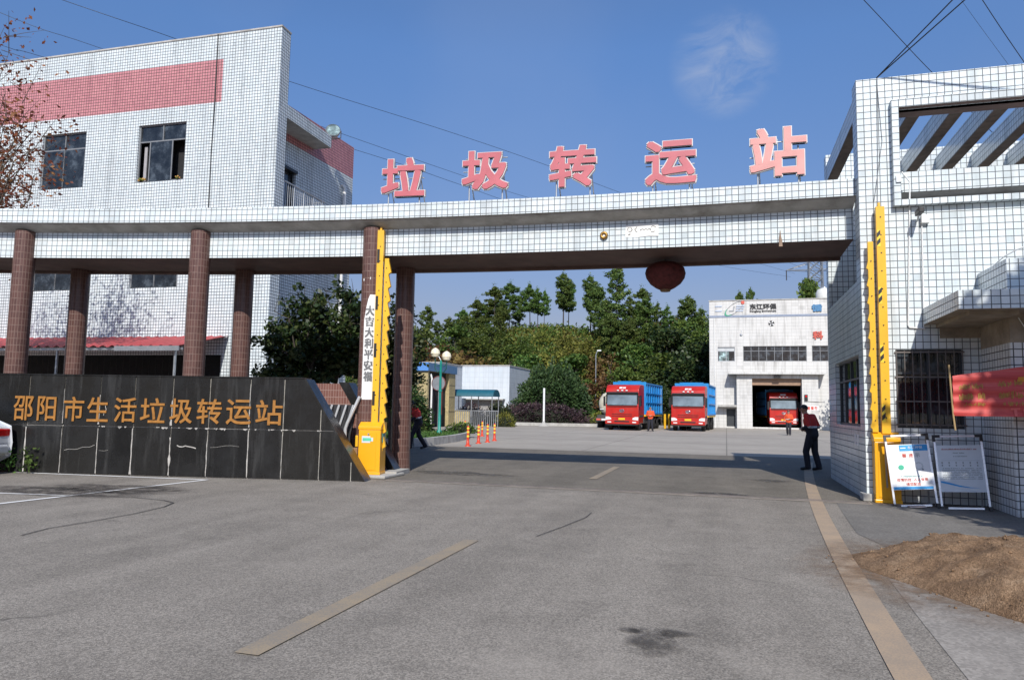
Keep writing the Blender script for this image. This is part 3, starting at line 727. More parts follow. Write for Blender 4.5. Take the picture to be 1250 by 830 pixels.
# folded retractable gate parked between the two walls
rg = thing('retractable_gate', 'folded stainless retractable gate with slanted bars parked between the walls', 'gate', (-7.6, 14.05, 0), WRZ)
for k in range(7):
    x = -1.05+k*.155; m = MB(); m.tube([(x-.14, 0, .75), (x+.08, 0, 1.48), (x+.085, 0, 1.5)], .026, 0, 8); m.build('slanted_bar', STEEL, rg)
m = MB()
for k in range(7):
    x = -1.02+k*.155; m = MB(); m.prism([(x-.14, .15), (x-.0, .15), (x-.0, .85), (x+.09, 1.36), (x+.09, 1.5), (x-.1, 1.5), (x-.1, 1.36), (x-.14, .85)], 'y', .03, .10); m.build('linkage', DARKMETAL, rg)
m = MB(); m.tube([(-.16, -.10, .42), (-.16, -.10, 1.0), (-.12, -.10, 1.12), (.10, -.10, 1.62), (.13, -.10, 1.68)], .036, 0, 10); m.build('end_tube', STEEL, rg)
m = MB(); m.box(.04, .5, -.03, .3, .62, .86, 0); m.box(-.16, .5, -.02, .34, .05, .6, 1); m.box(.0, .52, -.025, .32, .46, .60, 2); m.build('end_cabinet', [YELLOW, DARKMETAL, plain('brown_panel', (.28, .15, .07), .6)], rg, bevel=.01)
# ================================================================== GATEHOUSE (right)
GX, GY = 2.33, 14.1
gh = thing('gatehouse', 'white tiled gatehouse with an open pergola roof and jutting canopy', 'gatehouse', (GX, GY, 0))
XR = 10.5
TOPZ = 7.58
# front tower wall with the big framed opening and the barred window
m = MB()
m.gridwall((GX, GY, 0), (1, 0, 0), (0, 0, 1), (0, -1, 0), XR-GX, TOPZ, [(.67, XR-GX-1.2, 5.27, 6.95), (.52, 1.56, 1.27, 2.63)],
           lambda a, b: 1 if (a < .56 and a > .40 and b < 3.2) else 0, .14, 0)
m.box(GX, XR, GY+.02, GY+.40, 6.95, TOPZ, {'-z': 2, '*': 0}, skip='-y -x')          # depth of the top beam
m.box(GX, GX+.67, GY+.02, GY+.42, 3.9, 6.95, 0, skip='-y -z +z -x')
m.face([(GX, GY, 0), (GX, GY, TOPZ), (GX, GY+.42, TOPZ), (GX, GY+.42, 0)], 0, [(0, 0), (0, TOPZ), (.42, TOPZ), (.42, 0)])
m.build('front_wall', [WHITE_TILE, PLASTER_TILE, SOFFIT], gh, False)
# picture-frame brim round the opening
m = MB(); y0, y1 = GY-.13, GY+.001
m.box(2.88, 3.0, y0, y1, 5.17, 7.10); m.box(3.0, XR-.6, y0, y1, 6.951, 7.10, {'-z': 1, '*': 0}); m.box(3.0, XR-.6, y0, y1, 5.17, 5.27)
m.build('opening_frame', [WHITE_TILE, SOFFIT], gh, False)
# the cornice running on inside the opening
m = MB(); m.box(3.0, XR-1.2, GY+.20, GY+.5, 5.49, 5.86, 0); m.box(3.0, XR-1.2, GY+.42, GY+.8, 5.27, 5.40, 0)
for k, (a, b) in enumerate((((.56, 5.34), (.50, 5.36)), ((.50, 5.36), (.40, 5.395)), ((.40, 5.395), (.32, 5.43)), ((.32, 5.43), (.25, 5.489)))):
    m.face([(3.0, GY+a[0], a[1]), (XR-1.2, GY+a[0], a[1]), (XR-1.2, GY+b[0], b[1]), (3.0, GY+b[0], b[1])], 1)
m.face([(3.0, GY+.5, 5.70), (XR-1.2, GY+.5, 5.70), (XR-1.2, 18.4, 5.70), (3.0, 18.4, 5.70)], 1)
m.build('inner_cornice', [WHITE_TILE, GREY_PLASTER], gh, False)
# side wall
m = MB()
m.gridwall((GX, 18.62, 0), (0, -1, 0), (0, 0, 1), (-1, 0, 0), 18.62-14.52, 3.92, [(1.13, 4.10-.02, 1.27, 2.58)], None, .14, 0)
m.box(GX+.001, GX+.2, 14.53, 18.6, 3.7, 3.915, 0, skip='-x -z'); m.face([(GX, 18.62, 0), (GX, 18.62, 3.92), (GX+4, 18.62, 3.92), (GX+4, 18.62, 0)], 0)
m.face([(GX+.2, 14.5, 3.6), (XR, 14.5, 3.6), (XR, 18.6, 3.6), (GX+.2, 18.6, 3.6)], 1)
m.build('side_wall', [WHITE_TILE, GREY_PLASTER], gh, False)
m = MB(); m.box(GX, XR, 18.30, 18.62, 3.925, 7.62, 0); m.build('rear_wall', WHITE_TILE, gh, False)
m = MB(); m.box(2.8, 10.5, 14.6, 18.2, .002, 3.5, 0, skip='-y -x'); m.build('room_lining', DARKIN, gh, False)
for x in (2.335, 3.23, 3.94, 4.65, 5.36, 6.07, 6.78):
    m = MB(); y0 = 14.503
    m.box(x, x+.22, y0, 18.297, 6.95, 7.36, {'-z': 1, '*': 0}); m.build('pergola_beam', [WHITE_TILE, plain('mouldy_brown_soffit', (.11, .08, .065), .9, var=.35, scale=5, dirt=.8)], gh, False)
# canopy, block above, projecting bay below
m = MB(); m.box(3.30, XR, 12.05, GY-.002, 3.06, 3.34, {'-z': 1, '*': 0}); m.box(3.5, 4.15, 12.3, GY-.003, 3.0, 3.06, 1)
m.build('canopy', [WHITE_TILE, RAW_PLASTER], gh, False)
m = MB(); m.box(4.16, XR, 12.75, GY-.003, 3.342, 3.92, 0); m.build('canopy_parapet', WHITE_TILE, gh, False)
m = MB(); m.box(4.16, XR, 12.75, GY-.003, 0, 2.62, 0); m.box(4.165, XR, 12.755, GY-.003, 2.62, 3.058, 1); m.box(3.55, 4.158, GY-.012, GY-.002, 2.82, 3.0, 1)
m.build('projecting_bay', [PLASTER_TILE, RAW_PLASTER], gh, False)
m = MB(); m.box(GX-.07, GX+.12, GY-.10, GY+.25, 0, .13); o = m.build('corner_plinth', CONC, gh, False, bevel=.015)
# windows
m = MB(); x0, x1, z0, z1 = 2.85, 3.89, 1.27, 2.63
for a in (x0, x1-.04, (x0+x1)/2-.02): m.box(a, a+.04, GY+.06, GY+.10, z0, z1)
for z in (z0, z1-.04, 2.2): m.box(x0, x1, GY+.055, GY+.095, z, z+.04)
wf = m.build('window', FRAME_D, gh, False)
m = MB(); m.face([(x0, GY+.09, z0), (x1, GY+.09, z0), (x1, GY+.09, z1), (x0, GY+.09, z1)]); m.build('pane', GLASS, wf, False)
m = MB()
for k in range(9): x = x0+.01+(x1-x0-.02)*k/8; m.tube([(x, GY-.025, z0+.02), (x, GY-.025, z1-.02)], .009, 0, 6)
for z in (z0+.06, z0+.46, z0+.88, z1-.05): m.box(x0-.02, x1+.02, GY-.03, GY-.012, z-.012, z+.012)
m.build('security_grille', RUST, wf, False)
m = MB(); ya, yb = 14.54, 17.49
for y in (ya, 15.3, 16.0, 16.75, yb-.04): m.box(GX+.08, GX+.12, y, y+.04, 1.27, 2.58)
for z in (1.27, 2.15, 2.54): m.box(GX+.075, GX+.115, ya, yb, z, z+.04)
wf = m.build('window', FRAME_D, gh, False)
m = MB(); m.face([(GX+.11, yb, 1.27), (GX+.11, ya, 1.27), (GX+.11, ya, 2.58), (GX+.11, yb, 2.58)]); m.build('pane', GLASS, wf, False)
m = MB(); m.box(GX+.095, GX+.105, 14.95, 15.1, 1.45, 2.1); m.build('red_notice', SIGNRED, wf, False)
for y in (14.75, 15.05): m = MB(); m.box(GX-.004, GX, y, y+.16, .92, 1.12); m.build('wall_notice', SIGNBG, gh, False)
# conduits
m = MB(); y = GY-.02
m.tube([(3.04, y, 5.80), (3.16, y, 5.62), (3.16, y, 5.5), (3.10, y-.0, 4.0), (3.06, y, 3.05), (3.08, y, 3.01), (3.32, y, 2.99)], .014, 0, 6); m.tube([(3.33, y, 4.9), (3.32, y, 4.0), (3.31, y, 3.02)], .012, 0, 6)
m.build('conduit', WPIPE, gh, False)
m = MB(); m.tube([(4.2, 12.9, 3.99), (4.3, 12.80, 4.05), (4.45, 12.76, 4.11), (4.7, 12.76, 4.13), (6.5, 12.76, 4.13)], .011, 0, 6); m.tube([(4.2, GY-.08, 3.85), (4.19, 13.2, 3.955), (4.2, 12.9, 3.99)], .009, 0, 6); m.tube([(4.85, 12.79, 3.92), (4.85, 12.79, 4.13)], .02, 0, 6)
m.tube([(4.28, 12.74, 3.0), (4.5, 12.70, 2.55), (4.9, 12.72, 2.25)], .008, 0, 5); m.build('cable', WPIPE, gh, False)
# camera
t = thing('security_camera', 'dark security camera on a small bracket high on the gatehouse wall', 'camera', (3.24, GY-.012, 4.93))
m = MB(); m.box(-.045, .045, -.42, -.12, .02, .11); m.build('camera_body', BLACK, t, bevel=.012)
m = MB(); m.tube([(0, 0, -.05), (0, -.14, -.05), (0, -.2, .03)], .016, 0, 6); m.build('bracket', GALV, t)
m = MB(); m.box(.07, .2, -.08, 0, -.09, .06); m.build('junction_box', WPIPE, t, bevel=.01)
m = MB(); m.box(2.92, 3.0, GY-.16, GY-.135, 5.58, 5.70); tag(m.build('alarm_box', GALV), 'tiny grey box stuck on the white opening frame of the tower', 'box')

# ================================================================== BARRIERS
def barrier(name, label, loc, rz, arm_h, arm_w, two, h=1.12, w=.46, d=.40):
    t = thing(name, label, 'barrier', loc, rz)
    m = MB(); m.box(-w/2, w/2, -d/2, d/2, .06, h-.16); m.box(-w/2-.012, w/2+.012, -d/2-.012, d/2+.012, 0, .06)
    m.prism([(-d/2-.012, h-.16), (d/2+.012, h-.16), (d/2+.012, h), (-d/2+.14, h), (-d/2-.012, h-.09)], 'x', -w/2-.012, w/2+.012)
    cb = m.build('cabinet', YELLOW_B, t, bevel=.012)
    m = MB(); m.box(-w/2+.05, w/2-.09, -d/2-.008, -d/2-.002, .1, h-.2); m.build('door', YELLOW_B, cb, bevel=.006)
    m = MB(); m.lathe([(.001, -.02), (.02, -.02), (.02, 0)], (-.02, -d/2-.005, h-.25), 0, 10, False, 'y'); m.build('lock', GALV, cb)
    arm = MB(); ax = w/2-.20
    arm.box(ax-.06, ax+.08, -.05, .05, h-.02, arm_h); arm.box(ax-.02, ax+.02, -.01, .03, arm_h, arm_h+.08)
    for k in range(int((arm_h-h)/.32)): arm.lathe([(.001, -.058), (.012, -.058), (.012, -.05)], (ax+.01, 0, h+.25+k*.32), 1, 8, False, 'y')
    z = arm_h-.42
    while z > h+.3:
        arm.box(ax-.055, ax+.0, -.056, -.0505, z-.30, z, 2 if two else 1)
        if two:
            for q in (0, .14): arm.prism([(ax-.055, z-.28+q), (ax, z-.22+q), (ax, z-.14+q), (ax-.055, z-.20+q)], 'y', -.06, -.0565, 1)
        z -= 1.02
    arm.build('boom_arm', [YELLOW, BLACK, LYELLOW], t)
    m = MB(); bx = ax+.16 if not two else ax-.16; base = h-.6 if not two else h; topz = arm_h-.62; sg = 1 if not two else -1
    prof = [(bx-sg*.045, base), (bx+sg*.045, base)]; z = base+.05
    while z < topz-.32: prof += [(bx+sg*.045, z), (bx+sg*.10, z+.04), (bx+sg*.045, z+.28)] if sg > 0 else [(bx-.045, z), (bx-.075, z+.03), (bx-.045, z+.16)]; z += .31
    prof += [(bx+sg*.045, topz), (bx-sg*.045, topz)]
    m.prism(prof if sg > 0 else prof[::-1], 'y', -.04, .04)
    z = h-.3
    while z < arm_h-.8 and not two: m.tube([(ax+.08, -.02, z+.22), (bx-.04, -.02, z)], .012, 1, 6); z += .16
    z = h+.2
    while z < arm_h-.7: m.lathe([(.001, -.052), (.011, -.052), (.011, -.04)], (bx, 0, z), 2, 8, False, 'y'); z += .31
    m.build('fence_rail', [YELLOW, RUST, BLACK], t)
    return t
bl = barrier('boom_barrier', 'amber boom barrier with its arm raised in front of the papered brown column', (-7.20, 14.12, .06), WRZ*.9, 5.22, .14, False, 1.09, .47, .42)
m = MB(); m.box(-.16, .02, -.222, -.217, .66, .80, 0); m.box(.02, .08, -.222, -.217, .69, .77, 0); m.box(-.14, .04, -.226, -.2225, .70, .76, 1); m.build('sticker', [SIGNBG2, SIGNGREEN], bl)
m = MB(); m.box(.242, .247, -.10, .12, .66, .86, 0); m.build('side_sticker', plain('teal_sticker', (.12, .38, .32), .5, var=.3, scale=30), bl)
m = MB(); m.box(-7.65, -6.72, 13.78, 14.75, 0, .065); tag(m.build('barrier_plinth', CONC, bevel=.02), 'low cracked concrete plinth under the amber barrier', 'plinth')
barrier('boom_barrier', 'yellow boom barrier with its double arm raised against the gatehouse corner', (2.63, 13.96, .0), 0, 5.15, .14, True, 1.19, .40, .24)

# paper couplet on the third column
q = beam_pt(-7.36, -.36, 0); t = thing('paper_couplet', 'peeling white paper strip with black brush characters on a brown column', 'paper strip', (q.x, q.y, 1.62), 0)
m = MB(); rr = .2275
pts = []
for k in range(9):
    a = R(-100+ 80*k/8); pts.append(a)
for k in range(8):
    a, b = pts[k], pts[k+1]; n = 8
    tops = lambda i: 2.25-.55*max(0, (3-i)/3)**1.5
    m.face([(rr*math.cos(a), rr*math.sin(a), 0), (rr*math.cos(b), rr*math.sin(b), 0), (rr*math.cos(b), rr*math.sin(b), tops(k+1)), (rr*math.cos(a), rr*math.sin(a), tops(k))], 0, None, True)
m.build('paper', PAPER, t)
for k, ch in enumerate('大吉大利平安福'):
    me = bold_mesh(ch, .17, .20, .004, .008); me.materials.append(INK)
    a = np.empty(len(me.vertices)*3); me.vertices.foreach_get('co', a); a = a.reshape(-1, 3)
    ang = R(-68)+(a[:, 0]-.0875)/rr; rad = rr+.002-a[:, 1]*.5
    a2 = np.stack([rad*np.cos(ang), rad*np.sin(ang), a[:, 2]+1.80-k*.235], 1); me.vertices.foreach_set('co', a2.ravel()); me.update()
    o = bpy.data.objects.new('brush_character', me); COL.objects.link(o); o.parent = t
m = MB(); m.face([(rr*math.cos(R(-115)), rr*math.sin(R(-115)), 2.55), (rr*math.cos(R(-70)), rr*math.sin(R(-70)), 2.58), (rr*math.cos(R(-70)), rr*math.sin(R(-70)), 2.63), (rr*math.cos(R(-115)), rr*math.sin(R(-115)), 2.60)]); m.build('paper_scrap', PAPER, t)

# ================================================================== A-FRAME BOARDS, BANNER
def aframe(label, loc, rz, lean, W_, H_, bg):
    t = thing('notice_stand', label, 'sign stand', loc, rz)
    tl = math.tan(lean); Mx = Matrix(((1, 0, 0, 0), (0, 1, tl, 0), (0, 0, 1, 0), (0, 0, 0, 1)))
    Mx2 = Matrix(((1, 0, 0, 0), (0, 1, -tl*1.2, H_*tl*2.2), (0, 0, 1, 0), (0, 0, 0, 1)))
    m = MB()
    for x in (-W_/2, W_/2-.03): m.box(x, x+.03, -.012, .012, .04, H_-.02, 0, '', Mx)
    m.box(-W_/2+.1, W_/2-.1, -.012, .012, H_-.03, H_, 0, '', Mx)
    m.box(-W_/2+.1, W_/2-.1, -.03, -.006, .015, .045, 0, '', Mx)
    fr = m.build('frame', plain('white_aluminium_tube', (.80, .80, .80), .25, .4), t)
    for x, x2 in ((-W_/2-.012, -W_/2-.012), (W_/2-.10, W_/2-.03)):
        m = MB(); m.box(x, x+.112, -.018, .018, H_-.035, H_+.008, 0, '', Mx); m.box(x2, x2+.042, -.019, .019, H_-.10, H_-.02, 0, '', Mx); m.build('corner_joint', BLACK, fr)
        m = MB(); m.box(x2, x2+.042, -.04, .03, 0, .06, 0, '', Mx); m.build('rubber_foot', BLACK, fr)
    for x in (-W_/2, W_/2-.03): m = MB(); m.box(x, x+.025, -.01, .01, .0, H_-.02, 0, '', Mx2); m.build('rear_leg', GALV, t)
    m = MB(); m.box(-W_/2+.031, W_/2-.031, -.014, .004, .28, H_-.16, 0, '', Mx); bd = m.build('panel', bg, t)
    return t, bd, Mx
def on_panel(bd, Mx, name, body, x, z, w, h, mat, off=.0, y=-.0150):
    me = bold_mesh(body, w, h, .0012, off*h*.5) if off else text_mesh(body, w, h, .0012); me.materials.append(mat)
    a = np.empty(len(me.vertices)*3); me.vertices.foreach_get('co', a); a = a.reshape(-1, 3)
    zz = a[:, 2]+z; b = np.stack([a[:, 0]+x, a[:, 1]+y+Mx[1][2]*zz, zz], 1); me.vertices.foreach_set('co', b.ravel()); me.update()
    o = bpy.data.objects.new(name, me); COL.objects.link(o); o.parent = bd; return o
def patch(bd, Mx, name, x0, x1, z0, z1, mat, y=-.0155, bld=True, mb=None):
    m = mb or MB(); m.box(x0, x1, y, y+.0012, z0, z1, 0, '', Mx)
    if mb is None: return m.build(name, mat, bd)
t, bd, Mx = aframe('white A-frame board with a blue header and red lines, slightly tilted by the yellow barrier', (2.98, 13.46, 0), R(2), R(10), .66, 1.17, SIGNBG)
t.rotation_euler = (0, R(-4), R(2)); t.location.x -= .02
patch(bd, Mx, 'header', -.13, .297, .90, 1.0, SIGNBLUE); patch(bd, Mx, 'footer', -.298, .298, .285, .33, SIGNBLUE)
on_panel(bd, Mx, 'lettering', '东江环保', 0.0, .935, .22, .045, SIGNBG, .012, -.0175); patch(bd, Mx, 'logo', -.11, -.03, .945, .96, SIGNBG, -.017)
for ch, x, mt in (('馨', -.10, SIGNRED), ('提', .0, SIGNRED), ('示', .10, SIGNGREY)): on_panel(bd, Mx, 'lettering', ch, x, .80, .065, .06, mt, .02)
patch(bd, Mx, 'pasted_paper', -.297, -.14, .75, .985, PAPER, -.0195)
m = MB(); m.lathe([(.001, -.026), (.042, -.026), (.042, -.0145)], (-.14, Mx[1][2]*.64, .64), 0, 20, False, 'y')
for k in range(14):
    a = 2*math.pi*k/14; m.lathe([(.001, -.016), (.006, -.016), (.006, -.0145)], (-.14+.065*math.cos(a), Mx[1][2]*(.64+.065*math.sin(a)), .64+.065*math.sin(a)), 1, 6, False, 'y')
m.build('round_emblem', [SIGNGREEN, SIGNGREY], bd)
m = MB()
for k in range(20):
    a = 2*math.pi*k/20
    for rr_ in (.05, .062): m.lathe([(.001, -.016), (.005, -.016), (.005, -.0145)], (.13+rr_*math.cos(a), Mx[1][2]*(.655+rr_*math.sin(a)), .655+rr_*math.sin(a)), 0, 6, False, 'y')
m.lathe([(.001, -.019), (.014, -.019), (.014, -.0145)], (.18, Mx[1][2]*.60, .60), 0, 8, False, 'y'); m.build('dotted_ring_emblem', SIGNGREY, bd)
m = MB(); r = random.Random(4)
for k in range(30):
    x = -.16+k*.0107; 
    if r.random() < .85: m.box(x, x+.008, -.0155, -.0145, .487-r.uniform(0, .012), .500+r.uniform(0, .012), 0, '', Mx)
m.build('small_print', plain('green_grey_print', (.25, .40, .38), .6), bd)
on_panel(bd, Mx, 'lettering', '疫情防控', -.23, .415, .215, .05, SIGNRED, .012); on_panel(bd, Mx, 'lettering', '人人有责', .02, .415, .215, .05, SIGNRED, .012)
on_panel(bd, Mx, 'lettering', '请您配合', -.10, .345, .22, .05, SIGNRED, .012)
m = MB(); m.box(-.14, .1, -.2, -.04, .02, .035); m.build('base_tray', plain('dusty_pink_board', (.45, .38, .36), .8), t)

t2, bd, Mx = aframe('pale grey A-frame board of small print with a blue swoosh', (3.66, 13.40, 0), R(-3), R(10), .70, 1.18, SIGNBG2)
t2.rotation_euler = (0, R(-2.5), R(-3))
r = random.Random(9)
def print_rows(rows, x0, x1, mat, name, z0, dz, h, fill=.86, cw=.008):
    m = MB()
    for k in range(rows):
        x = x0
        z = z0-k*dz
        while x < x1:
            if r.random() < fill: m.box(x, x+cw*.8, -.0155, -.0145, z, z+h*r.uniform(.55, 1), 0, '', Mx)
            x += cw
    m.build(name, mat, bd)
print_rows(1, -.25, .25, plain('dull_red_print', (.42, .20, .18), .7), 'title_line', .945, .1, .026, .92, .012)
print_rows(1, -.09, -.02, SIGNGREY, 'small_print', .890, .1, .018); print_rows(1, .0, .07, SIGNGREY, 'small_print', .890, .1, .018)
print_rows(1, -.09, .0, SIGNGREY, 'small_print', .835, .1, .018); print_rows(1, .01, .10, SIGNGREY, 'small_print', .835, .1, .018)
m = MB(); m.box(-.27, .27, -.0155, -.0145, .775, .778, 0, '', Mx)
for k in range(6):
    x = -.27+k*.10; m.box(x, x+.018, -.0155, -.0145, .725, .755, 0, '', Mx); m.box(x, x+.018, -.0155, -.0145, .685, .71, 0, '', Mx)
m.build('table_marks', SIGNGREY, bd)
print_rows(7, -.27, .28, SIGNGREY, 'paragraph', .645, .027, .015, .83, .009)
m = MB(); pts = [(-.31, .455), (-.2, .43), (-.05, .385), (.1, .355), (.25, .345), (.1, .345), (-.05, .362), (-.2, .40), (-.31, .425)]
y = lambda z: -.0155+Mx[1][2]*z
for a, b, c, d in ((0, 1, 7, 8), (1, 2, 6, 7), (2, 3, 5, 6), (3, 4, 4, 5)):
    P = [pts[d], pts[c], pts[b], pts[a]]; P = [p for i, p in enumerate(P) if p not in P[:i]]; m.face([(p[0], y(p[1]), p[1]) for p in P])
m.build('blue_swoosh', SIGNBLUE, bd)
# red banner slung between poles in front of the bay
bn = thing('banner', 'long red cloth banner with faded yellow print before the projecting bay', 'banner', (3.27, 12.42, 0), 0)
m = MB(); NX, NZ = 40, 8; V = []
def bpos(i, k):
    u = i/NX; v = k/NZ; x = u*3.2
    zt = 2.09+.145*min(1, x/1.0)**.9+.02*math.sin(x*9)*u; zb = 1.495
    z = zb+(zt-zb)*v; yy = -.10*u-.03*math.sin(x*3+v*2)-.012*math.sin(v*22+x*2.5)
    return Vector((x, yy, z))
V = [bpos(i, k) for k in range(NZ*3+1) for i in range(NX+1)] if False else [bpos(i, k/3) for k in range(NZ*3+1) for i in range(NX+1)]
m.shared(V, [(k*(NX+1)+i, k*(NX+1)+i+1, (k+1)*(NX+1)+i+1, (k+1)*(NX+1)+i) for k in range(NZ*3) for i in range(NX)])
tcl = NT('red_banner_cloth'); ob = tcl.n('TexCoord').outputs['Object']; mp = tcl.n('Mapping'); mp.inputs['Scale'].default_value = (.8, 1, 14); tcl.l(ob, mp.inputs['Vector'])
ww = tcl.noise(1.2, 5, .6, mp.outputs[0]); tcl.col(tcl.ramp(ww, [(.3, (.42, .035, .035)), (.55, (.58, .07, .06)), (.8, (.55, .14, .12))])); tcl.set(Roughness=.6)
cl = m.build('cloth', tcl.m, bn)
r = random.Random(21)
def bprint(x0, x1, v0, v1, mat, name, n):
    m = MB()
    for k in range(n):
        x = x0+(x1-x0)*k/n; a = v0+r.uniform(0, .05); b = v1-r.uniform(0, .06)
        if r.random() < .88:
            P = [bpos(NX*q/3.2, NZ*v)+Vector((0, -.006, 0)) for q, v in ((x, a), (x+(x1-x0)/n*.62, a), (x+(x1-x0)/n*.62, b), (x, b))]; m.face(P)
    m.build(name, mat, bn)
for (xa, xb) in ((.08, .42), (.60, .92), (1.1, 1.5)):
    bprint(xa, xb, .62, .76, BANNER_Y, 'lettering', 18); bprint(xa, xb, .36, .54, BANNER_Y, 'lettering', 18); bprint(xa+.03, xb, .22, .32, BANNER_Y, 'lettering', 18)
def bquad(xs_, vs2, mat, name):
    m = MB(); P = [bpos(NX*x/3.2, NZ*v)+Vector((0, -.007, 0)) for x, v in ((xs_[0], vs2[0]), (xs_[1], vs2[0]), (xs_[1], vs2[1]), (xs_[0], vs2[1]))]; m.face(P); m.build(name, mat, bn)
bquad((.74, .86), (.14, .18), BANNER_P, 'large_letter'); bquad((.78, .82), (.01, .14), BANNER_P, 'large_letter'); bquad((.90, .95), (.01, .16), BANNER_P, 'large_letter'); bquad((.82, .95), (.42, .50), BANNER_P, 'printed_block'); bquad((.86, .99), (.70, .80), plain('orange_print', (.60, .25, .04), .8), 'printed_block')
m = MB(); m.tube([(-.035, .0, 2.26), (.0, 0, 1.5), (.02, 0, 1.28)], .014, 0, 8); m.build('pole', plain('bamboo_pole', (.38, .26, .12), .6), bn)

# ================================================================== LEFT BUILDING
LBX, LBY = -15.9, 22.68; LRZ = .02
lb = thing('office_building', 'three storey white tiled building with a pink band and grey windows', 'building', (LBX, LBY, 0), LRZ)
LBH = 15.62; LW = 34.0
# local: x<0 to the left along the front (0 = right corner), y back, z up
wins = []
for wx in (-6.22, -10.97, -15.7, -20.4, -25.1):
    for zz in (10.0, 5.83, 1.6): wins.append((LW+wx, LW+wx+2.2, zz, zz+2.3))
def lbm(a, b): return 1 if (a < LW-2.5 and 12.93 < b < 14.63) else 0
hole = [w for w in wins if w[2] > 3] + [(LW-20.5, LW-1.9, .3, 3.25)]
m = MB(); m.gridwall((-LW, 0, 0), (1, 0, 0), (0, 0, 1), (0, -1, 0), LW, LBH, hole, lbm, .16, 0, us=(LW-2.5,), vs_=(12.93, 14.63))
m.face([(0, 0, 0), (0, .60, 0), (0, .60, LBH), (0, 0, LBH)], 0); m.box(-LW, 0, .001, .60, LBH-.4, LBH-.01, 0, skip='-y -z +x')
m.face([(-LW, .6, 10), (0, .6, 10), (0, .6, LBH), (-LW, .6, LBH)], 0); m.box(-LW, .02, -.02, .62, LBH, LBH+.06, 2)
m.build('front_wall', [WHITE_TILE_SMALL, PINK_TILE, GREY_PLASTER], lb)
SX = -1.0
m = MB()
m.gridwall((SX, .6, 0), (.06, 1, 0), (0, 0, 1), (1, -.06, 0), 6.5, 13.5, [(1.15, 2.15, 8.9, 10.9)], lambda a, b: 1 if b > 12.0 and a > .3 else 0, .15, 0, us=(.3,), vs_=(12.0,))
m.face([(-LW, 7.1, 0), (SX+.39, 7.1, 0), (SX+.39, 7.1, 13.5), (-LW, 7.1, 13.5)], 0); m.face([(-LW, .6, 13.4), (SX, .6, 13.4), (SX, 7.1, 13.4), (-LW, 7.1, 13.4)], 2)
m.build('side_wall', [WHITE_TILE_SMALL, PINK_TILE, GREY_PLASTER], lb)
m = MB(); m.box(SX+.002, .0, .602, 3.95, 12.32, 12.82, {'-z': 1, '*': 0}); m.build('side_canopy', [WHITE_TILE_SMALL, GREY_PLASTER], lb)
m = MB(); m.box(SX+.002, .0, .602, 3.75, 8.55, 8.78, {'-z': 1, '*': 0}); bal = m.build('balcony_slab', [WHITE_TILE_SMALL, GREY_PLASTER], lb)
m = MB()
for k in range(22): y = .7+k*.14; m.tube([(-.06, y, 8.78), (-.06, y, 9.88)], .013 if k % 5 else .03, 0, 6)
m.tube([(-.06, .62, 9.9), (-.06, 3.75, 9.9)], .035, 0, 8); m.tube([(-.06, .62, 8.95), (-.06, 3.75, 8.95)], .018, 0, 6); m.tube([(-.06, 3.72, 9.9), (SX, 3.72, 9.9)], .03, 0, 8)
for k in range(6): m.tube([(-.2-k*.14, 3.72, 8.78), (-.2-k*.14, 3.72, 9.88)], .013, 0, 6)
m.build('balcony_railing', GALV, lb)
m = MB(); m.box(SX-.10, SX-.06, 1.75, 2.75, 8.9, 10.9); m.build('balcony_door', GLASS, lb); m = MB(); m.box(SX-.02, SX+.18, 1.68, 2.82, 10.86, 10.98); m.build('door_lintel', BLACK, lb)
m = MB(); m.tube([(SX+.45, 6.25, 0), (SX+.45, 6.25, 11.3), (SX+.41, 6.2, 11.42), (SX+.25, 6.2, 11.44)], .075, 0, 10); m.build('downpipe', WPIPE, lb)
# windows with sliding sashes
for (a, b, z0, z1) in hole[:-1]:
    x0, x1 = a-LW, b-LW; m = MB(); y = .10; f = .05
    for x in (x0, x1-f): m.box(x, x+f, y-.03, y+.03, z0, z1)
    for z in (z0, z1-f, z0+(z1-z0)*.70): m.box(x0+f, x1-f, y-.03, y+.03, z, z+f)
    xm = (x0+x1)/2
    m.box(xm-.02, xm+.02, y-.025, y+.02, z0+(z1-z0)*.70+f, z1-f)
    zt = z0+(z1-z0)*.70
    if abs(x0+6.22) < .1 and z0 > 8: sash = [(x0+.52, x0+1.60)]
    else: sash = [(x0+.03, xm+.02), (xm-.02, x1-.03)]
    for s0, s1 in sash:
        for x in (s0, s1-.045): m.box(x, x+.045, y-.045, y-.015, z0+.04, zt)
    wf = m.build('window', FRAME_M, lb)
    m = MB(); m.face([(x0, y+.015, zt), (x1, y+.015, zt), (x1, y+.015, z1), (x0, y+.015, z1)])
    for s0, s1 in sash: m.face([(s0, y-.03, z0), (s1, y-.03, z0), (s1, y-.03, zt), (s0, y-.03, zt)])
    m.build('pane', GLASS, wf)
    if abs(x0+6.22) < .1:
        m = MB(); m.box(x0+.14, x0+.27, y+.12, y+.16, z0+.02, zt-.1); m.build('curtain', plain('grey_curtain', (.35, .34, .35), .9), wf)
    if abs(x0+6.22) < .1 and z0 > 8:
        m = MB(); rr_ = random.Random(5)
        for k in range(16):
            px_ = x0+rr_.choice((rr_.uniform(.15, .5), rr_.uniform(1.85, 2.1))); m.ball((px_, -.02, z0+.06+rr_.uniform(0, .07)), rr_.uniform(.03, .06), rr_.randint(0, 1), 6, 4)
        m.build('sill_plants', [plain('dry_flower', (.45, .25, .07), .8), LEAF_YEL], wf)
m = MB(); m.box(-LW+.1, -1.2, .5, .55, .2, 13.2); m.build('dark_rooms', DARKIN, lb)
m = MB()
for k in range(60): x = -20.4+k*.3; m.tube([(x, .08, .3), (x, .08, 3.2)], .012, 0, 4)
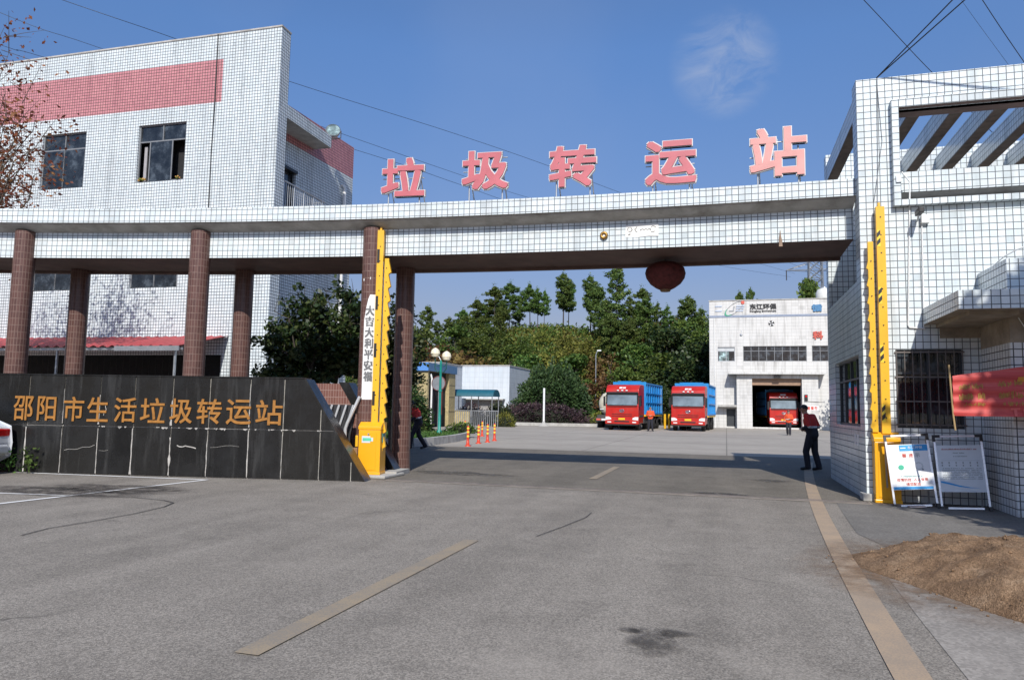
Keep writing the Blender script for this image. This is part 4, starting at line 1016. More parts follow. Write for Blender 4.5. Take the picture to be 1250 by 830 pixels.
for z in (.8, 1.6, 2.4): m.tube([(-20.4, .08, z), (-2, .08, z)], .014, 0, 4)
m.build('ground_floor_grille', BLACK, lb)
m = MB(); pts = [(-2.78, -.03, 8.6), (-2.80, -.03, 11), (-2.76, -.03, 13), (-2.79, -.03, 15.64)]; m.tube(pts, .018, 0, 5); m.build('lightning_cable', BLACK, lb)
# red corrugated awning
aw = thing('awning', 'red corrugated steel awning along the ground floor of the tiled building', 'awning', (LBX, LBY, 0), LRZ)
m = MB(); V = []; n = 300
for k in range(n+1):
    x = -21.5+k*(19.9/n); z = .035*math.sin(k*1.05)
    V += [(x, -2.55, 3.36+z), (x, -.02, 3.93+z)]
m.shared(V, [(2*k, 2*k+2, 2*k+3, 2*k+1) for k in range(n)]); m.build('corrugated_sheet', AWN, aw)
m = MB()
for x in (-20.5, -13.3, -6.85, -1.9): m.box(x-.03, x+.03, -2.4, -2.34, 0, 3.33)
m.box(-21.5, -1.6, -2.44, -2.38, 3.24, 3.32); m.box(-4.2, -1.6, -2.60, -2.56, 3.20, 3.36)
m.build('support_frame', GALV, aw)
# floodlight on the roof corner
fl = thing('floodlight', 'round grey floodlight clamped on the roof edge above the balcony', 'floodlight', (-16.0, 26.75, 12.85), R(20))
m = MB(); m.lathe([(.001, .26), (.22, .25), (.30, .08), (.32, -.02), (.29, -.04)], (0, 0, .35), 0, 18, True, 'y'); m.build('housing', GALV, fl)
m = MB(); m.lathe([(.001, -.03), (.285, -.03)], (0, 0, .35), 0, 18, False, 'y'); m.build('lens', PALEGLASS, fl)
m = MB(); m.tube([(-.33, 0, .35), (-.33, .05, .02), (0, .1, -.03), (.33, .05, .02), (.33, 0, .35)], .025, 0, 6); m.build('bracket', DARKMETAL, fl)
fl.rotation_euler = (R(-18), R(0), R(28))
# ================================================================== FACTORY (far, white)
FX0, FX1, FY, FH = -1.45, 22.0, 70.0, 11.70
fb = thing('factory', 'tall white tiled factory hall with a blue line and a roller door', 'factory', (FX0, FY, 0))
FW = FX1-FX0
X = lambda x: x-FX0
holes = [(X(-.72), X(.80), 6.10, 7.42), (X(1.53), X(6.97), 6.10, 7.48), (X(7.41), X(12.8), 6.10, 7.49), (X(13.4), X(18.8), 6.10, 7.49), (X(2.26), X(6.42), .15, 4.84), (X(.02), X(.80), .15, 1.75)]
m = MB(); m.gridwall((FX0, FY, 0), (1, 0, 0), (0, 0, 1), (0, -1, 0), FW, FH, holes, None, .25, 0)
m.face([(FX0, FY+22, 0), (FX0, FY, 0), (FX0, FY, FH), (FX0, FY+22, FH)]); m.face([(FX1, FY, 0), (FX1, FY+22, 0), (FX1, FY+22, FH), (FX1, FY, FH)])
m.face([(FX1, FY+22, 0), (FX0, FY+22, 0), (FX0, FY+22, FH), (FX1, FY+22, FH)]); m.box(FX0-.04, FX1, FY-.05, FY+.25, FH, FH+.09, 1)
m.face([(FX0, FY+.25, FH-.3), (FX1, FY+.25, FH-.3), (FX1, FY+22, FH-.3), (FX0, FY+22, FH-.3)], 1)
m.build('walls', [FACTORY_TILE, CONC], fb, False)
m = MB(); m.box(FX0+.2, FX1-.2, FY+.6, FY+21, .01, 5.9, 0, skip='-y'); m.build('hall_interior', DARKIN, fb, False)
m = MB(); m.box(FX0-.03, FX1, FY-.03, FY-.002, 10.16, 10.36); m.build('blue_line', plain('grey_blue_line', (.24, .28, .36), .6), fb, False)
for (a, b, z0, z1) in holes[:4]:
    x0, x1 = a+FX0, b+FX0; m = MB(); y = FY+.12; n = max(2, round((x1-x0)/.68))
    for k in range(n+1): x = x0+(x1-x0-.05)*k/n; m.box(x, x+.05, y-.03, y+.03, z0, z1)
    for z in (z0, z1-.05, z0+.92): m.box(x0, x1, y-.035, y+.025, z, z+.05)
    wf = m.build('window', FRAME_M if x0 > 0 else GALV, fb, False)
    m = MB(); m.face([(x0, y+.02, z0), (x1, y+.02, z0), (x1, y+.02, z1), (x0, y+.02, z1)], 0)
    if x0 < 0: m.face([(x0+.15, y-.005, z0), (x0+1.0, y-.005, z0), (x0+1.0, y-.005, z0+.92), (x0+.15, y-.005, z0+.92)], 1); m.face([(x0, y-.005, z0+.95), (x1, y-.005, z0+.95), (x1, y-.005, z1), (x0, y-.005, z1)], 2)
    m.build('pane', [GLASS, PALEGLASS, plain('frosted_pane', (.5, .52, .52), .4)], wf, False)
m = MB(); PY = FY-.95
m.box(.92, 2.25, PY, FY-.003, 0, 4.86); m.box(6.43, 7.77, PY, FY-.003, 0, 4.86); m.box(2.25, 6.43, PY, FY-.003, 4.50, 4.86); m.box(.2, 8.35, PY-.55, FY-.004, 4.862, 5.06, {'-z': 1, '+z': 1, '*': 0})
pt = m.build('portal', [FACTORY_TILE, CONC], fb, False)
m = MB(); m.box(2.25, 6.43, PY+.35, PY+.75, 3.9, 4.5, 0)
for k in range(4): m.box(2.26, 6.42, PY+.33, PY+.35, 3.93+k*.14, 3.95+k*.14, 1)
m.build('roller_shutter', [SHUTTER, plain('shutter_slot', (.22, .14, .09), .6)], pt, False)
m = MB(); m.box(4.1, 4.65, PY-.3, PY-.002, 4.52, 4.72); m.build('door_lamp', BLACK, pt, False)
m = MB(); m.box(-.7, .918, FY-.9, FY-.003, 1.92, 2.10); m.build('side_door_canopy', CONC, fb, False)
m = MB(); m.box(.04, .78, FY+.15, FY+.2, .15, 1.72); m.build('side_door', FRAME_D, fb, False)
# traffic signal and red notice by the door
m = MB(); m.box(6.62, 6.88, PY-.14, PY-.002, 2.55, 3.10, 0); m.lathe([(.001, -.16), (.09, -.15), (.09, -.13)], (6.75, PY, 2.95), 1, 12, False, 'y'); m.lathe([(.001, -.15), (.08, -.145), (.08, -.13)], (6.75, PY, 2.70), 0, 12, False, 'y'); m.tube([(6.88, PY-.02, 2.5), (8.2, PY-.02, 2.45)], .02, 0, 5); m.build('traffic_signal', [BLACK, REDGLASS], fb, False)
m = MB(); m.box(6.45, 7.75, PY-.012, PY-.002, 1.72, 2.12); nb = m.build('red_notice', SIGNBG, fb, False)
for k, ch in enumerate('减速慢行'): 
    if k < 4: text_obj('lettering', ch, .24, .30, .006, SIGNRED, nb, (6.52+k*.30-FX0, PY-.014-FY, 1.77), bold=.012)
# round fan vents
def vent(x, z, r_):
    m = MB(); m.lathe([(.001, -.02), (r_, -.03), (r_, 0)], (x, FY, z), 0, 20, False, 'y')
    for k in range(4):
        a = R(45+90*k+15); m.prism([(x+r_*.1*math.cos(a), z+r_*.1*math.sin(a)), (x+r_*.95*math.cos(a-.28), z+r_*.95*math.sin(a-.28)), (x+r_*.95*math.cos(a+.28), z+r_*.95*math.sin(a+.28))], 'y', FY-.05, FY-.031, 1)
    m.build('fan_vent', [BLACK, WHITE_P], fb, False)
vent(4.02, 9.55, .26)
m = MB(); m.lathe([(.001, -.06), (.10, -.05), (.13, 0)], (1.37, FY, 8.52), 0, 12, True, 'y'); m.tube([(1.40, FY-.05, 8.55), (1.42, FY-.10, 9.0)], .03, 1, 6); m.build('wall_vent', [GALV, WPIPE], fb, False)
# lettering: company name, tag line, loose blue and red characters
text_obj('company_lettering', '东江环保', 2.32, .52, .03, BLACK, fb, (X(2.16), -.035, 10.86), bold=.018)
text_obj('company_lettering', 'Dongjiang Environment', 2.30, .24, .02, BLACK, fb, (X(2.16), -.03, 10.56), bold=.006)
text_obj('large_character', '循', .88, .66, .05, CHARBLUE, fb, (X(7.45), -.055, 10.56), .03)
text_obj('large_character', '科', .86, .74, .05, CHARRED, fb, (X(7.50), -.055, 8.06), .03)
m = MB(); cx, cz = .75, 10.98; n = 44; A, B, T = 1.0, .40, R(38)
def el(a, k): 
    x, z = A*k*math.cos(a), B*k*math.sin(a)*1.0; return (cx+x*math.cos(T)-z*math.sin(T), cz+x*math.sin(T)+z*math.cos(T))
for k in range(n):
    a, b = 2*math.pi*k/n, 2*math.pi*(k+1)/n
    w1 = .05+.10*max(0, -math.cos(a)); w2 = .05+.10*max(0, -math.cos(b))
    if k in (0, 1, n-1): continue
    mt = 1 if math.cos((a+b)/2) < -.55 else 0
    P = [el(a, 1-w1), el(a, 1), el(b, 1), el(b, 1-w2)]; m.face([(p[0], FY-.06, p[1]) for p in P], mt); 
    m.face([(p[0], FY-.06+q, p[1]) for p, q in ((el(a, 1), 0), (el(a, 1), .05), (el(b, 1), .05), (el(b, 1), 0))], mt)
m.lathe([(.001, -.07), (.16, -.065), (.16, -.01)], (cx+.80, FY, cz+.56), 2, 16, False, 'y')
for x0, x1, zz in ((-.95, -.28, 11.16), (-.95, -.28, 10.72), (.95, 1.72, 11.16), (.92, 1.68, 10.95), (.88, 1.62, 10.72)): m.prism([(x0, zz), (x1-.06, zz), (x1, zz+.11), (x0+.06, zz+.11)], 'y', FY-.05, FY-.005, 3)
m.prism([(.35, 10.72), (.75, 10.72), (.86, 11.2), (.74, 11.2), (.66, 10.82), (.35, 10.82)], 'y', FY-.05, FY-.005, 0)
m.build('logo', [LOGOGREY, LOGOGREEN, SIGNRED, LOGOBLUE], fb, False)
m = MB(); m.tube([(FX0+.45, FY-.04, 0), (FX0+.45, FY-.04, 10.1)], .04, 0, 6); m.build('rain_pipe', WPIPE, fb, False)
t = thing('roof_tank', 'pale cylindrical water tank standing on the factory roof', 'tank', (9.1, 74.5, FH-.3))
m = MB(); m.lathe([(.001, 0), (.75, 0), (.78, 1.5), (.6, 1.85), (.25, 2.0), (.001, 2.02)], (0, 0, 0), 0, 18); m.build('tank_body', plain('pale_tank', (.66, .66, .62), .5), t)
m = MB(); m.lathe([(.18, 2.0), (.18, 2.12), (.001, 2.14)], (0, 0, 0), 0, 12); m.build('lid', GALV, t)

# ================================================================== SHED GROUP (left background)
sh = thing('white_shed', 'low white tiled shed with a flat roof beside the big round bush', 'shed', (-20.8, 70, 0))
m = MB(); m.box(-30.5, -20.8, 70, 78, 0, 5.63, 0); m.box(-30.5, -20.75, 69.95, 78, 5.635, 5.75, 1); m.build('walls', [SHED_TILE, GREY_PLASTER], sh, False)
m = MB(); m.box(-25.6, -21.2, 69.2, 69.997, 2.25, 2.37, 1); m.box(-25.4, -21.6, 69.985, 69.998, .2, 2.24, 0); m.build('open_bay', [plain('grey_bay_wall', (.30, .29, .28), .9, var=.3, dirt=.6), CONC], sh, False)
m = MB(); m.box(-21.1, -20.95, 69.97, 69.998, 1.5, 1.75); m.build('blue_notice', plain('light_blue_notice', (.25, .50, .60), .5), sh, False)
s2 = thing('annex_shed', 'narrow white tiled annex behind the blue roofed cabin', 'shed', (-27, 62, 0))
m = MB(); m.box(-32.5, -24.35, 60.5, 66, 0, 5.35, 0); m.box(-32.5, -24.3, 60.45, 66, 5.355, 5.46, 1); m.build('walls', [SHED_TILE, GREY_PLASTER], s2, False)
m = MB(); m.tube([(-24.5, 60.4, 3.2), (-24.35, 60.4, 5.6), (-24.6, 60.4, 6.0), (-25.2, 60.4, 6.1)], .05, 0, 6); m.build('curved_pipe', GALV, s2, False)
cb = thing('blue_roofed_cabin', 'ochre weathered cabin with a bright blue fascia and open doorway', 'cabin', (-20.0, 48, 0))
m = MB(); m.box(-25, -20.32, 48, 53.5, 0, 4.0, 0, skip='+x'); m.box(-20.60, -20.30, 52.2, 53.5, 0, 4.0, 0); m.box(-20.62, -20.30, 47.99, 48.25, 0, 4.0, 0); m.face([(-20.62, 48, 0), (-20.62, 53.4, 0), (-20.62, 53.4, 4), (-20.62, 48, 4)], 1)
for z in (1.1, 2.2, 3.1): m.box(-25, -20.31, 47.975, 47.99, z, z+.04, 2); m.box(-20.298, -20.29, 52.2, 53.5, z, z+.04, 2)
m.build('panel_walls', [OCHRE, DARKIN, plain('dark_seam', (.08, .07, .05), .9)], cb, False)
m = MB(); m.box(-25.2, -20.2, 47.8, 53.6, 4.01, 4.60, {'+x': 1, '*': 0}); m.build('roof_fascia', [BLUE_TRIM, plain('dull_blue_fascia', (.10, .20, .34), .6)], cb, False)
m = MB(); m.tube([(-20.2, 48.5, 0), (-20.2, 48.5, 3.5), (-20.3, 48.5, 3.8)], .07, 0, 8); m.build('downpipe', WPIPE, cb, False)
m = MB(); m.box(-20.28, -20.2, 50.2, 50.6, .9, 2.7); tag(m.build('red_vertical_sign', plain('dull_red_board', (.30, .05, .03), .6)), 'narrow dull red board standing against the ochre cabin doorway', 'board')
sl_ = thing('bicycle_shelter', 'teal barrel roofed shelter on thin posts before the white shed', 'shelter', (-19.1, 55, 0))
m = MB(); n = 10; V = []
for k in range(n+1):
    a = math.pi*k/n; V += [(-17.55+0-1.35+1.35*-math.cos(a)*.55+.2, 0, 0)]
prof = [(54.2+.9-.9*math.cos(math.pi*k/n), 2.35+.55*math.sin(math.pi*k/n)) for k in range(n+1)]
V = [(x, y, z) for x in (-21.0, -17.4) for y, z in prof]
m.shared(V, [(k, n+1+k, n+2+k, k+1) for k in range(n)]); m.face([(-17.4, y, z) for y, z in prof]); m.face([(-21.0, y, z) for y, z in prof][::-1]); m.build('barrel_roof', TEAL_ROOF, sl_, False)
m = MB()
for x in (-20.9, -19.2, -17.5):
    for y in (54.25, 55.95): m.tube([(x, y, 0), (x, y, 2.36)], .04, 0, 6)
m.build('posts_frame', GALV, sl_, False)
t = thing('low_gate', 'low grey and beige panel gate under the teal shelter', 'gate', (-19, 53.6, 0))
m = MB(); m.box(-20.7, -19.1, 53.55, 53.6, .1, 1.2); m.build('beige_panel', OCHRE, t, False)
m = MB(); 
for k in range(26): x = -20.8+k*.16; m.box(x, x+.05, 53.5, 53.55, 0, 1.25)
m.box(-20.8, -16.7, 53.49, 53.54, 1.2, 1.26); m.build('bar_frame', GALV, t, False)

# kerbs and planters
def curb(name, pts, w, h, mat, label, cat):
    m = MB()
    for a, b in zip(pts, pts[1:]):
        a, b = Vector((*a, 0)), Vector((*b, 0)); d = (b-a).normalized(); n = Vector((-d.y, d.x, 0))*w/2; z = Vector((0, 0, h))
        P = [a+n, a-n, b-n, b+n]; Q = [p+z for p in P]
        m.face([P[1], P[2], Q[2], Q[1]]); m.face([P[3], P[0], Q[0], Q[3]]); m.face(Q)
        m.face([P[0], P[1], Q[1], Q[0]]); m.face([P[2], P[3], Q[3], Q[2]])
    return tag(m.build(name, mat), label, cat)
pl_pts = [(-24, 24.3), (-14, 24.3), (-11.6, 24.5), (-11.15, 25.0), (-11.0, 26.5), (-11.2, 29.5), (-11.7, 32.5), (-12.4, 34.6), (-13.6, 35.6), (-24, 36)]
curb('planter_kerb', pl_pts, .22, .30, CONC, 'curved concrete kerb round the grassy planter with the green lamp post', 'kerb')
m = MB(); m.face([(x, y, .2) for x, y in pl_pts]); struct(m.build('planter_soil', plain('dark_soil', (.06, .05, .035), 1, var=.3, bump=.4)))
curb('far_kerb', [(-35, 61.2), (-22, 61.2), (-16, 61.6), (-9.0, 62.8), (-8.4, 64), (-8.2, 70)], .25, .25, CONC, 'pale kerb along the far edge of the yard below the hedge', 'kerb')

# green lamp post
lp = thing('lamp_post', 'slender green lamp post with two opal globe lamps in the planter', 'lamp post', (-13.05, 32.4, .2))
m = MB(); m.lathe([(.13, 0), (.13, .12), (.075, .2), (.065, 1.2), (.055, 3.3), (.07, 3.34), (.03, 3.5)], (0, 0, 0), 0, 14); m.lathe([(.09, 2.0), (.09, 2.08)], (0, 0, 0), 0, 12)
m.build('pole', TEAL, lp)
for sx, z in ((-.30, 3.62), (.28, 3.46)):
    m = MB(); m.tube([(0, 0, 3.0), (sx*.55, 0, 2.92), (sx, 0, 3.12), (sx, 0, z)], .028, 0, 8); m.tube([(0, 0, 3.25), (sx*.5, 0, 3.2), (sx, 0, 3.3)], .018, 0, 6); m.build('arm', plain('dark_green_iron', (.01, .08, .07), .5), lp)
    m = MB(); m.lathe([(.07, 0), (.16, .05), (.225, .20), (.20, .34), (.12, .42), (.04, .47), (.001, .48)], (sx, 0, z), 0, 12, False); m.build('globe', GLOBE, lp)
t = thing('round_traffic_sign', 'round grey back of a traffic sign on a thin post behind the green lamp post', 'traffic sign', (-16.2, 40, 0))
m = MB(); m.lathe([(.001, 0), (.42, .0), (.42, .03), (.40, .05), (.001, .05)], (0, -.08, 2.85), 0, 24, False, 'y'); m.build('disc', GALV, t)
m = MB(); m.lathe([(.40, -.02), (.44, -.01), (.44, .06), (.40, .06)], (0, -.08, 2.85), 0, 24, False, 'y'); m.build('rim', plain('dull_red_rim', (.16, .05, .045), .6), t)
m = MB(); m.tube([(0, 0, 0), (0, 0, 3.2)], .035, 0, 8); m.build('post', GALV, t)
t = thing('white_marker_post', 'short white post on a small splayed foot before the purple hedge', 'post', (-14.8, 60.2, 0))
m = MB(); m.tube([(0, 0, .05), (0, 0, 3.2)], .09, 0, 8); m.build('shaft', WHITE_P, t); m = MB(); m.lathe([(.45, 0), (.40, .06), (.14, .3), (.10, .42)], (0, 0, 0), 0, 12); m.build('foot', CONC, t)
t = thing('yard_light', 'thin grey street light rising from the bushes on the slope', 'street light', tuple(gy(727, 505, 82).xy)+(0,))
m = MB(); m.tube([(0, 0, 0), (0, 0, 7.6), (.08, 0, 7.9), (.25, 0, 8.1)], .06, 0, 6); m.build('pole', GALV, t); m = MB(); m.box(.15, .6, -.14, .14, 8.05, 8.2); m.build('lamp_head', WPIPE, t)

# flexible bollards
BOL = [((571, 544.5), 'red and yellow flexible bollard nearest the camera at the planter corner'), ((584, 541.3), 'red and yellow flexible bollard second from the planter corner in the front line'),
       ((595, 539.7), 'red and yellow flexible bollard third from the planter corner in the front line'), ((603.5, 538), 'red and yellow flexible bollard at the yard end of the front line'),
       ((588.5, 532.5), 'red and yellow flexible bollard standing alone behind the front line'), ((567.5, 531), 'red and yellow flexible bollard half hidden in the planter greenery')]
b0 = None
for (px, py), lab in BOL:
    q = gz(px, py)
    if b0 is None:
        b0 = thing('bollard', lab, 'bollard', tuple(q), 0, 'flexible bollards by the planter')
        m = MB(); m.lathe([(.12, 0), (.12, .03), (.065, .05), (.05, .30), (.045, .74), (.02, .78), (.001, .78)], (0, 0, 0), 0, 14); m.build('post', ORANGE, b0)
        for z in (.34, .50, .64): m = MB(); m.lathe([(.0505, z), (.0525, z+.005), (.0515, z+.07), (.049, z+.075)], (0, 0, 0), 0, 14); m.build('reflective_band', LYELLOW, b0)
    else: c = copy_tree(b0); c.location = q; c['label'] = lab

# ================================================================== TRUCKS
def make_truck():
    t = thing('truck', '', 'truck', (0, 0, 0), 0, 'red trucks with blue containers')
    cp = [(0, .52), (.0, 1.05), (.02, 1.78), (.22, 2.66), (.10, 2.70), (.16, 2.98), (.45, 3.28), (.95, 3.36), (2.1, 3.36), (2.15, 2.4), (2.15, .85), (1.75, .85), (1.7, .52)]
    poly = [(y, z) for y, z in cp][::-1]
    m = MB(); m.prism(poly, 'x', -1.22, 1.22); cab = m.build('cab', RED_P, t, bevel=.045)
    m = MB(); m.prism([(-.012, 1.84), (.18, 2.60), (.24, 2.60), (.05, 1.84)][::-1], 'x', -1.10, 1.10); m.build('windscreen', WSHIELD, cab)
    m = MB(); m.prism([(-.004, 1.78), (-.02, 1.84), (.06, 1.84), (.06, 1.78)][::-1], 'x', -1.14, 1.14); m.prism([(.16, 2.58), (.06, 2.72), (.12, 2.80), (.3, 2.70)][::-1], 'x', -1.17, 1.17)
    for sx in (-1, 1): m.box(min(sx*1.10, sx*1.2), max(sx*1.10, sx*1.2), .05, .2, 1.84, 2.6)
    m.tube([(-.9, .0, 1.86), (-.1, .05, 1.95)], .015, 0, 5); m.tube([(.0, .0, 1.86), (.8, .05, 1.95)], .015, 0, 5); m.build('windscreen_surround', BLACK, cab)
    for sx in (-1, 1):
        m = MB(); x = sx*1.226
        P = [(x, .30, 1.85), (x, 1.15, 1.80), (x, 1.15, 2.55), (x, .40, 2.55)]; m.face(P if sx < 0 else P[::-1]); m.build('side_window', GLASS, cab)
        m = MB(); m.box(sx*1.32-.07, sx*1.32+.07, .02, .10, 1.75, 2.45, 0); m.tube([(sx*1.2, .15, 2.5), (sx*1.32, .06, 2.45)], .02, 0, 5); m.tube([(sx*1.2, .15, 1.8), (sx*1.32, .06, 1.8)], .02, 0, 5); m.build('mirror', BLACK, cab)
        m = MB(); m.prism([(sx*.78, .78), (sx*1.2, .74), (sx*1.21, .98), (sx*.98, .98), (sx*.80, .90)] if sx > 0 else [(-.78, .78), (-.80, .90), (-.98, .98), (-1.21, .98), (-1.2, .74)][::1], 'y', -.02, .02); m.build('headlight', LAMPW, cab)
        m = MB(); m.box(sx*.92-.14, sx*.92+.14, -.05, -.0, .56, .64); m.build('fog_lamp', LAMPW, cab)
    m = MB()
    for z in (1.02, 1.16): m.box(-.75, .75, -.02, -.004, z, z+.03)
    m.box(-1.1, 1.1, -.018, -.004, 1.70, 1.73); m.box(-.55, .55, -.055, -.045, .60, .70); m.box(-1.15, 1.15, -.02, .3, .36, .45); m.build('grille_slots', BLACK, cab)
    m = MB(); m.box(-1.235, 1.235, -.045, .6, .45, .74); bp = m.build('bumper', RED_P, cab, bevel=.04)
    m = MB(); m.box(-.24, .24, -.062, -.047, .76, .90); m.build('number_plate', PLATE_Y, cab)
    m = MB(); ring = [(.17*math.cos(a), 1.42+.11*math.sin(a)) for a in [2*math.pi*k/20 for k in range(21)]]
    m.tube([(x, -.012, z) for x, z in ring], .018, 0, 6)
    for sx in (-1, 1):
        for k in range(3): m.tube([(0, -.015, 1.36+.05*k), (sx*(.12+.03*k), -.015, 1.38+.06*k)], .014, 0, 5)
    m.build('wing_badge', CHROME, cab)
    text_obj('roof_lettering', '解放', .50, .20, .02, WHITE_P, cab, (-.25, .20, 3.02), bold=.004, rot=(R(-44), 0, 0))
    for x in (-.32, 0, .32): m = MB(); m.ball((x, .10, 2.90), .075, 0, 10, 6, (1.3, .7, .7)); m.build('roof_lamp', LAMPW, cab)
    m = MB(); m.box(-.45, .45, 1.0, 3.0, .55, 1.0); m.box(-.42, -.30, 1.5, 9.6, .75, 1.02); m.box(.30, .42, 1.5, 9.6, .75, 1.02)
    for sx in (-1, 1): m.box(min(sx*.5, sx*1.1), max(sx*.5, sx*1.1), 2.7, 4.2, .5, .95)
    m.build('chassis', CHASSIS, t)
    m = MB(); m.box(-1.24, 1.24, 2.55, 9.7, 1.02, 1.16, 0); m.build('amber_rail', PLATE_Y, t)
    # container
    y0, y1, z0, z1 = 2.6, 9.7, 1.165, 3.62
    m = MB(); m.box(-1.20, 1.20, y0, y1, z0, z1-.12)
    m.box(-1.27, 1.27, y0-.03, y0+.08, z0, z1); m.box(-1.28, 1.28, y1-.1, y1+.02, z0, z1-.05)
    for z in (z0, z0+.82, z0+1.55, z1-.16):
        for sx in (-1, 1): m.box(min(sx*1.2, sx*1.275), max(sx*1.2, sx*1.275), y0+.081, y1-.101, z, z+.11)
    for k in range(7):
        y = y0+.55+k*.98
        for sx in (-1, 1): m.box(min(sx*1.2, sx*1.265), max(sx*1.2, sx*1.265), y, y+.09, z0+.111, z1-.161)
    m.box(-1.0, 1.0, y0-.06, y0-.031, z0+.2, z1-.3); m.box(-.9, .9, y0-.04, y0+.06, z1-.02, z1+.06)
    ct = m.build('container', BLUE_P, t)
    for sx in (-1, 1): m = MB(); m.tube([(sx*1.28, y1-.6, z0+.2), (sx*1.28, y1-.6, z1-.3)], .03, 0, 6); m.build('side_rod', GALV, ct)
    for y, dual in ((.95, 0), (4.6, 1), (7.0, 1), (8.3, 1)):
        for sx in (-1, 1):
            m = MB(); w = .30 if not dual else .55; xo = sx*1.18
            m.lathe([(.28, min(xo, xo-sx*w)), (.50, min(xo, xo-sx*w)+.02), (.51, min(xo, xo-sx*w)+.08), (.51, max(xo, xo-sx*w)-.08), (.50, max(xo, xo-sx*w)-.02), (.28, max(xo, xo-sx*w))], (0, y, .51), 0, 20, True, 'x')
            wh = m.build('wheel', RUBBER, t)
            m = MB(); xr = xo-sx*(.05 if not dual else .14); m.lathe([(.001, xr), (.10, xr+sx*.04), (.14, xr), (.27, xr+sx*.02), (.285, xr)], (0, y, .51), 0, 16, True, 'x'); m.build('rim', GALV, wh)
    for sx in (-1, 1): m = MB(); m.box(min(sx*.9, sx*1.24), max(sx*.9, sx*1.24), .35, 1.6, .98, 1.12); m.build('mudguard', CHASSIS, t)
    return t
trk = make_truck()
TR = [((-7.32, 53.6, 0), R(-5), 'red truck with a blue container farthest from the factory, beside the cream tanker'),
      ((-2.72, 55.6, 0), R(-3.5), 'red truck with a blue container parked in the open just outside the factory corner'),
      ((5.0, 70.6, 0), R(4.5), 'red truck with a blue container standing inside the roller doorway')]
for i, (loc, rz, lab) in enumerate(TR):
    o = trk if i == 0 else copy_tree(trk)
    o.location = loc; o.rotation_euler = (0, 0, rz); o['label'] = lab
# cream tanker half hidden behind the first truck
tk = thing('tanker_truck', 'cream tanker lorry half hidden behind the red truck, seen from its rear', 'truck', (-9.0, 59.5, 0), R(4))
m = MB(); m.lathe([(.001, -.25), (.55, -.2), (.95, .05), (1.05, .5), (1.05, 4.6), (.8, 5.0), (.001, 5.1)], (0, 0, 1.95), 0, 24, True, 'y'); tb = m.build('tank', CREAM_P, tk)
m = MB(); m.lathe([(.35, -.27), (.42, -.22)], (0, 0, 2.0), 0, 16, True, 'y'); m.tube([(-.9, -.05, 1.5), (.9, -.05, 1.5)], .05, 0, 6); m.tube([(.6, -.2, 1.2), (.7, -.2, 2.9)], .03, 0, 6); m.build('rear_fittings', GALV, tb)
m = MB(); m.box(-1.1, 1.1, -.2, 7.2, .75, 1.05); m.box(-1.2, 1.2, -.35, -.2, .55, .85); m.build('chassis', CHASSIS, tk)
m = MB(); 
for k in range(6): m.box(-1.15+k*.4, -.8+k*.4, -.37, -.352, .62, .76, k % 2)
m.build('striped_bumper', [SIGNRED, WHITE_P], tk)
m = MB(); m.box(-1.2, 1.2, 5.4, 7.4, .8, 2.9); m.build('cab', CREAM_P, tk, bevel=.1)
for y in (.9, 2.2, 6.3):
    for sx in (-1, 1):
        m = MB(); m.lathe([(.2, min(sx*1.15, sx*.7)), (.5, min(sx*1.15, sx*.7)+.03), (.5, max(sx*1.15, sx*.7)-.03), (.2, max(sx*1.15, sx*.7))], (0, y, .5), 0, 18, True, 'x'); m.build('wheel', RUBBER, tk)

# ================================================================== SILVER CAR (mostly outside the frame)
car = thing('parked_car', 'silver car parked along the granite wall, only its tail in view', 'car', (-13.86, 10.66, 0), R(10))
# local: tail at x=0, nose towards -x
side = [(-.02, .38), (.0, .62), (-.05, .92), (-.30, 1.02), (-1.0, 1.42), (-2.2, 1.47), (-3.1, .98), (-4.15, .82), (-4.4, .6), (-4.38, .3), (-3.9, .22), (-.3, .24)]
m = MB()
def ring(yf, inset): return [Vector((x, yf*(.875 if z < .98 else .875-.30*(z-.98)), z)) for x, z in side]
L_, R_ = ring(-1, 0), ring(1, 0)
n = len(side)
for k in range(n): m.face([L_[k], L_[(k+1) % n], R_[(k+1) % n], R_[k]])
m.face(L_); m.face(R_[::-1]); body = m.build('body', CARW, car, bevel=.05)
m = MB(); m.face([(-.28, -.66, 1.06), (-.28, .66, 1.06), (-.93, .62, 1.41), (-.93, -.62, 1.41)][::1])
for v in m.v: v += Vector((.035, 0, .02))
m.build('rear_window', GLASS, body)
for sy in (-1, 1):
    m = MB(); P = [(-.5, .86, 1.02), (-1.05, .76, 1.36), (-2.15, .75, 1.41), (-2.9, .855, 1.03)]; m.face([(x, sy*(y+.005), z) for x, y, z in P]); m.build('side_window', GLASS, body)
    m = MB(); m.box(-.30, -.01, sy*.72-.165, sy*.72+.165, .74, .90); m.build('tail_light', REDGLASS, body, bevel=.03)
m = MB(); m.box(-.1, .035, -.82, .82, .40, .58); m.build('rear_bumper', CARW, body, bevel=.04); m = MB(); m.box(-.05, .042, -.5, .5, .30, .39); m.build('bumper_insert', BLACK, body)
for x in (-.85, -3.5):
    for sy in (-1, 1):
        m = MB(); a, b = sorted((sy*.90, sy*.68)); m.lathe([(.18, a), (.31, a+.02), (.32, a+.05), (.32, b-.05), (.31, b-.02), (.18, b)], (x, 0, .32), 0, 18, True, 'y'); w_ = m.build('wheel', RUBBER, car)
        m = MB(); m.lathe([(.001, sy*.885), (.19, sy*.885), (.2, sy*.87)], (x, 0, .32), 0, 14, True, 'y'); m.build('rim', GALV, w_)

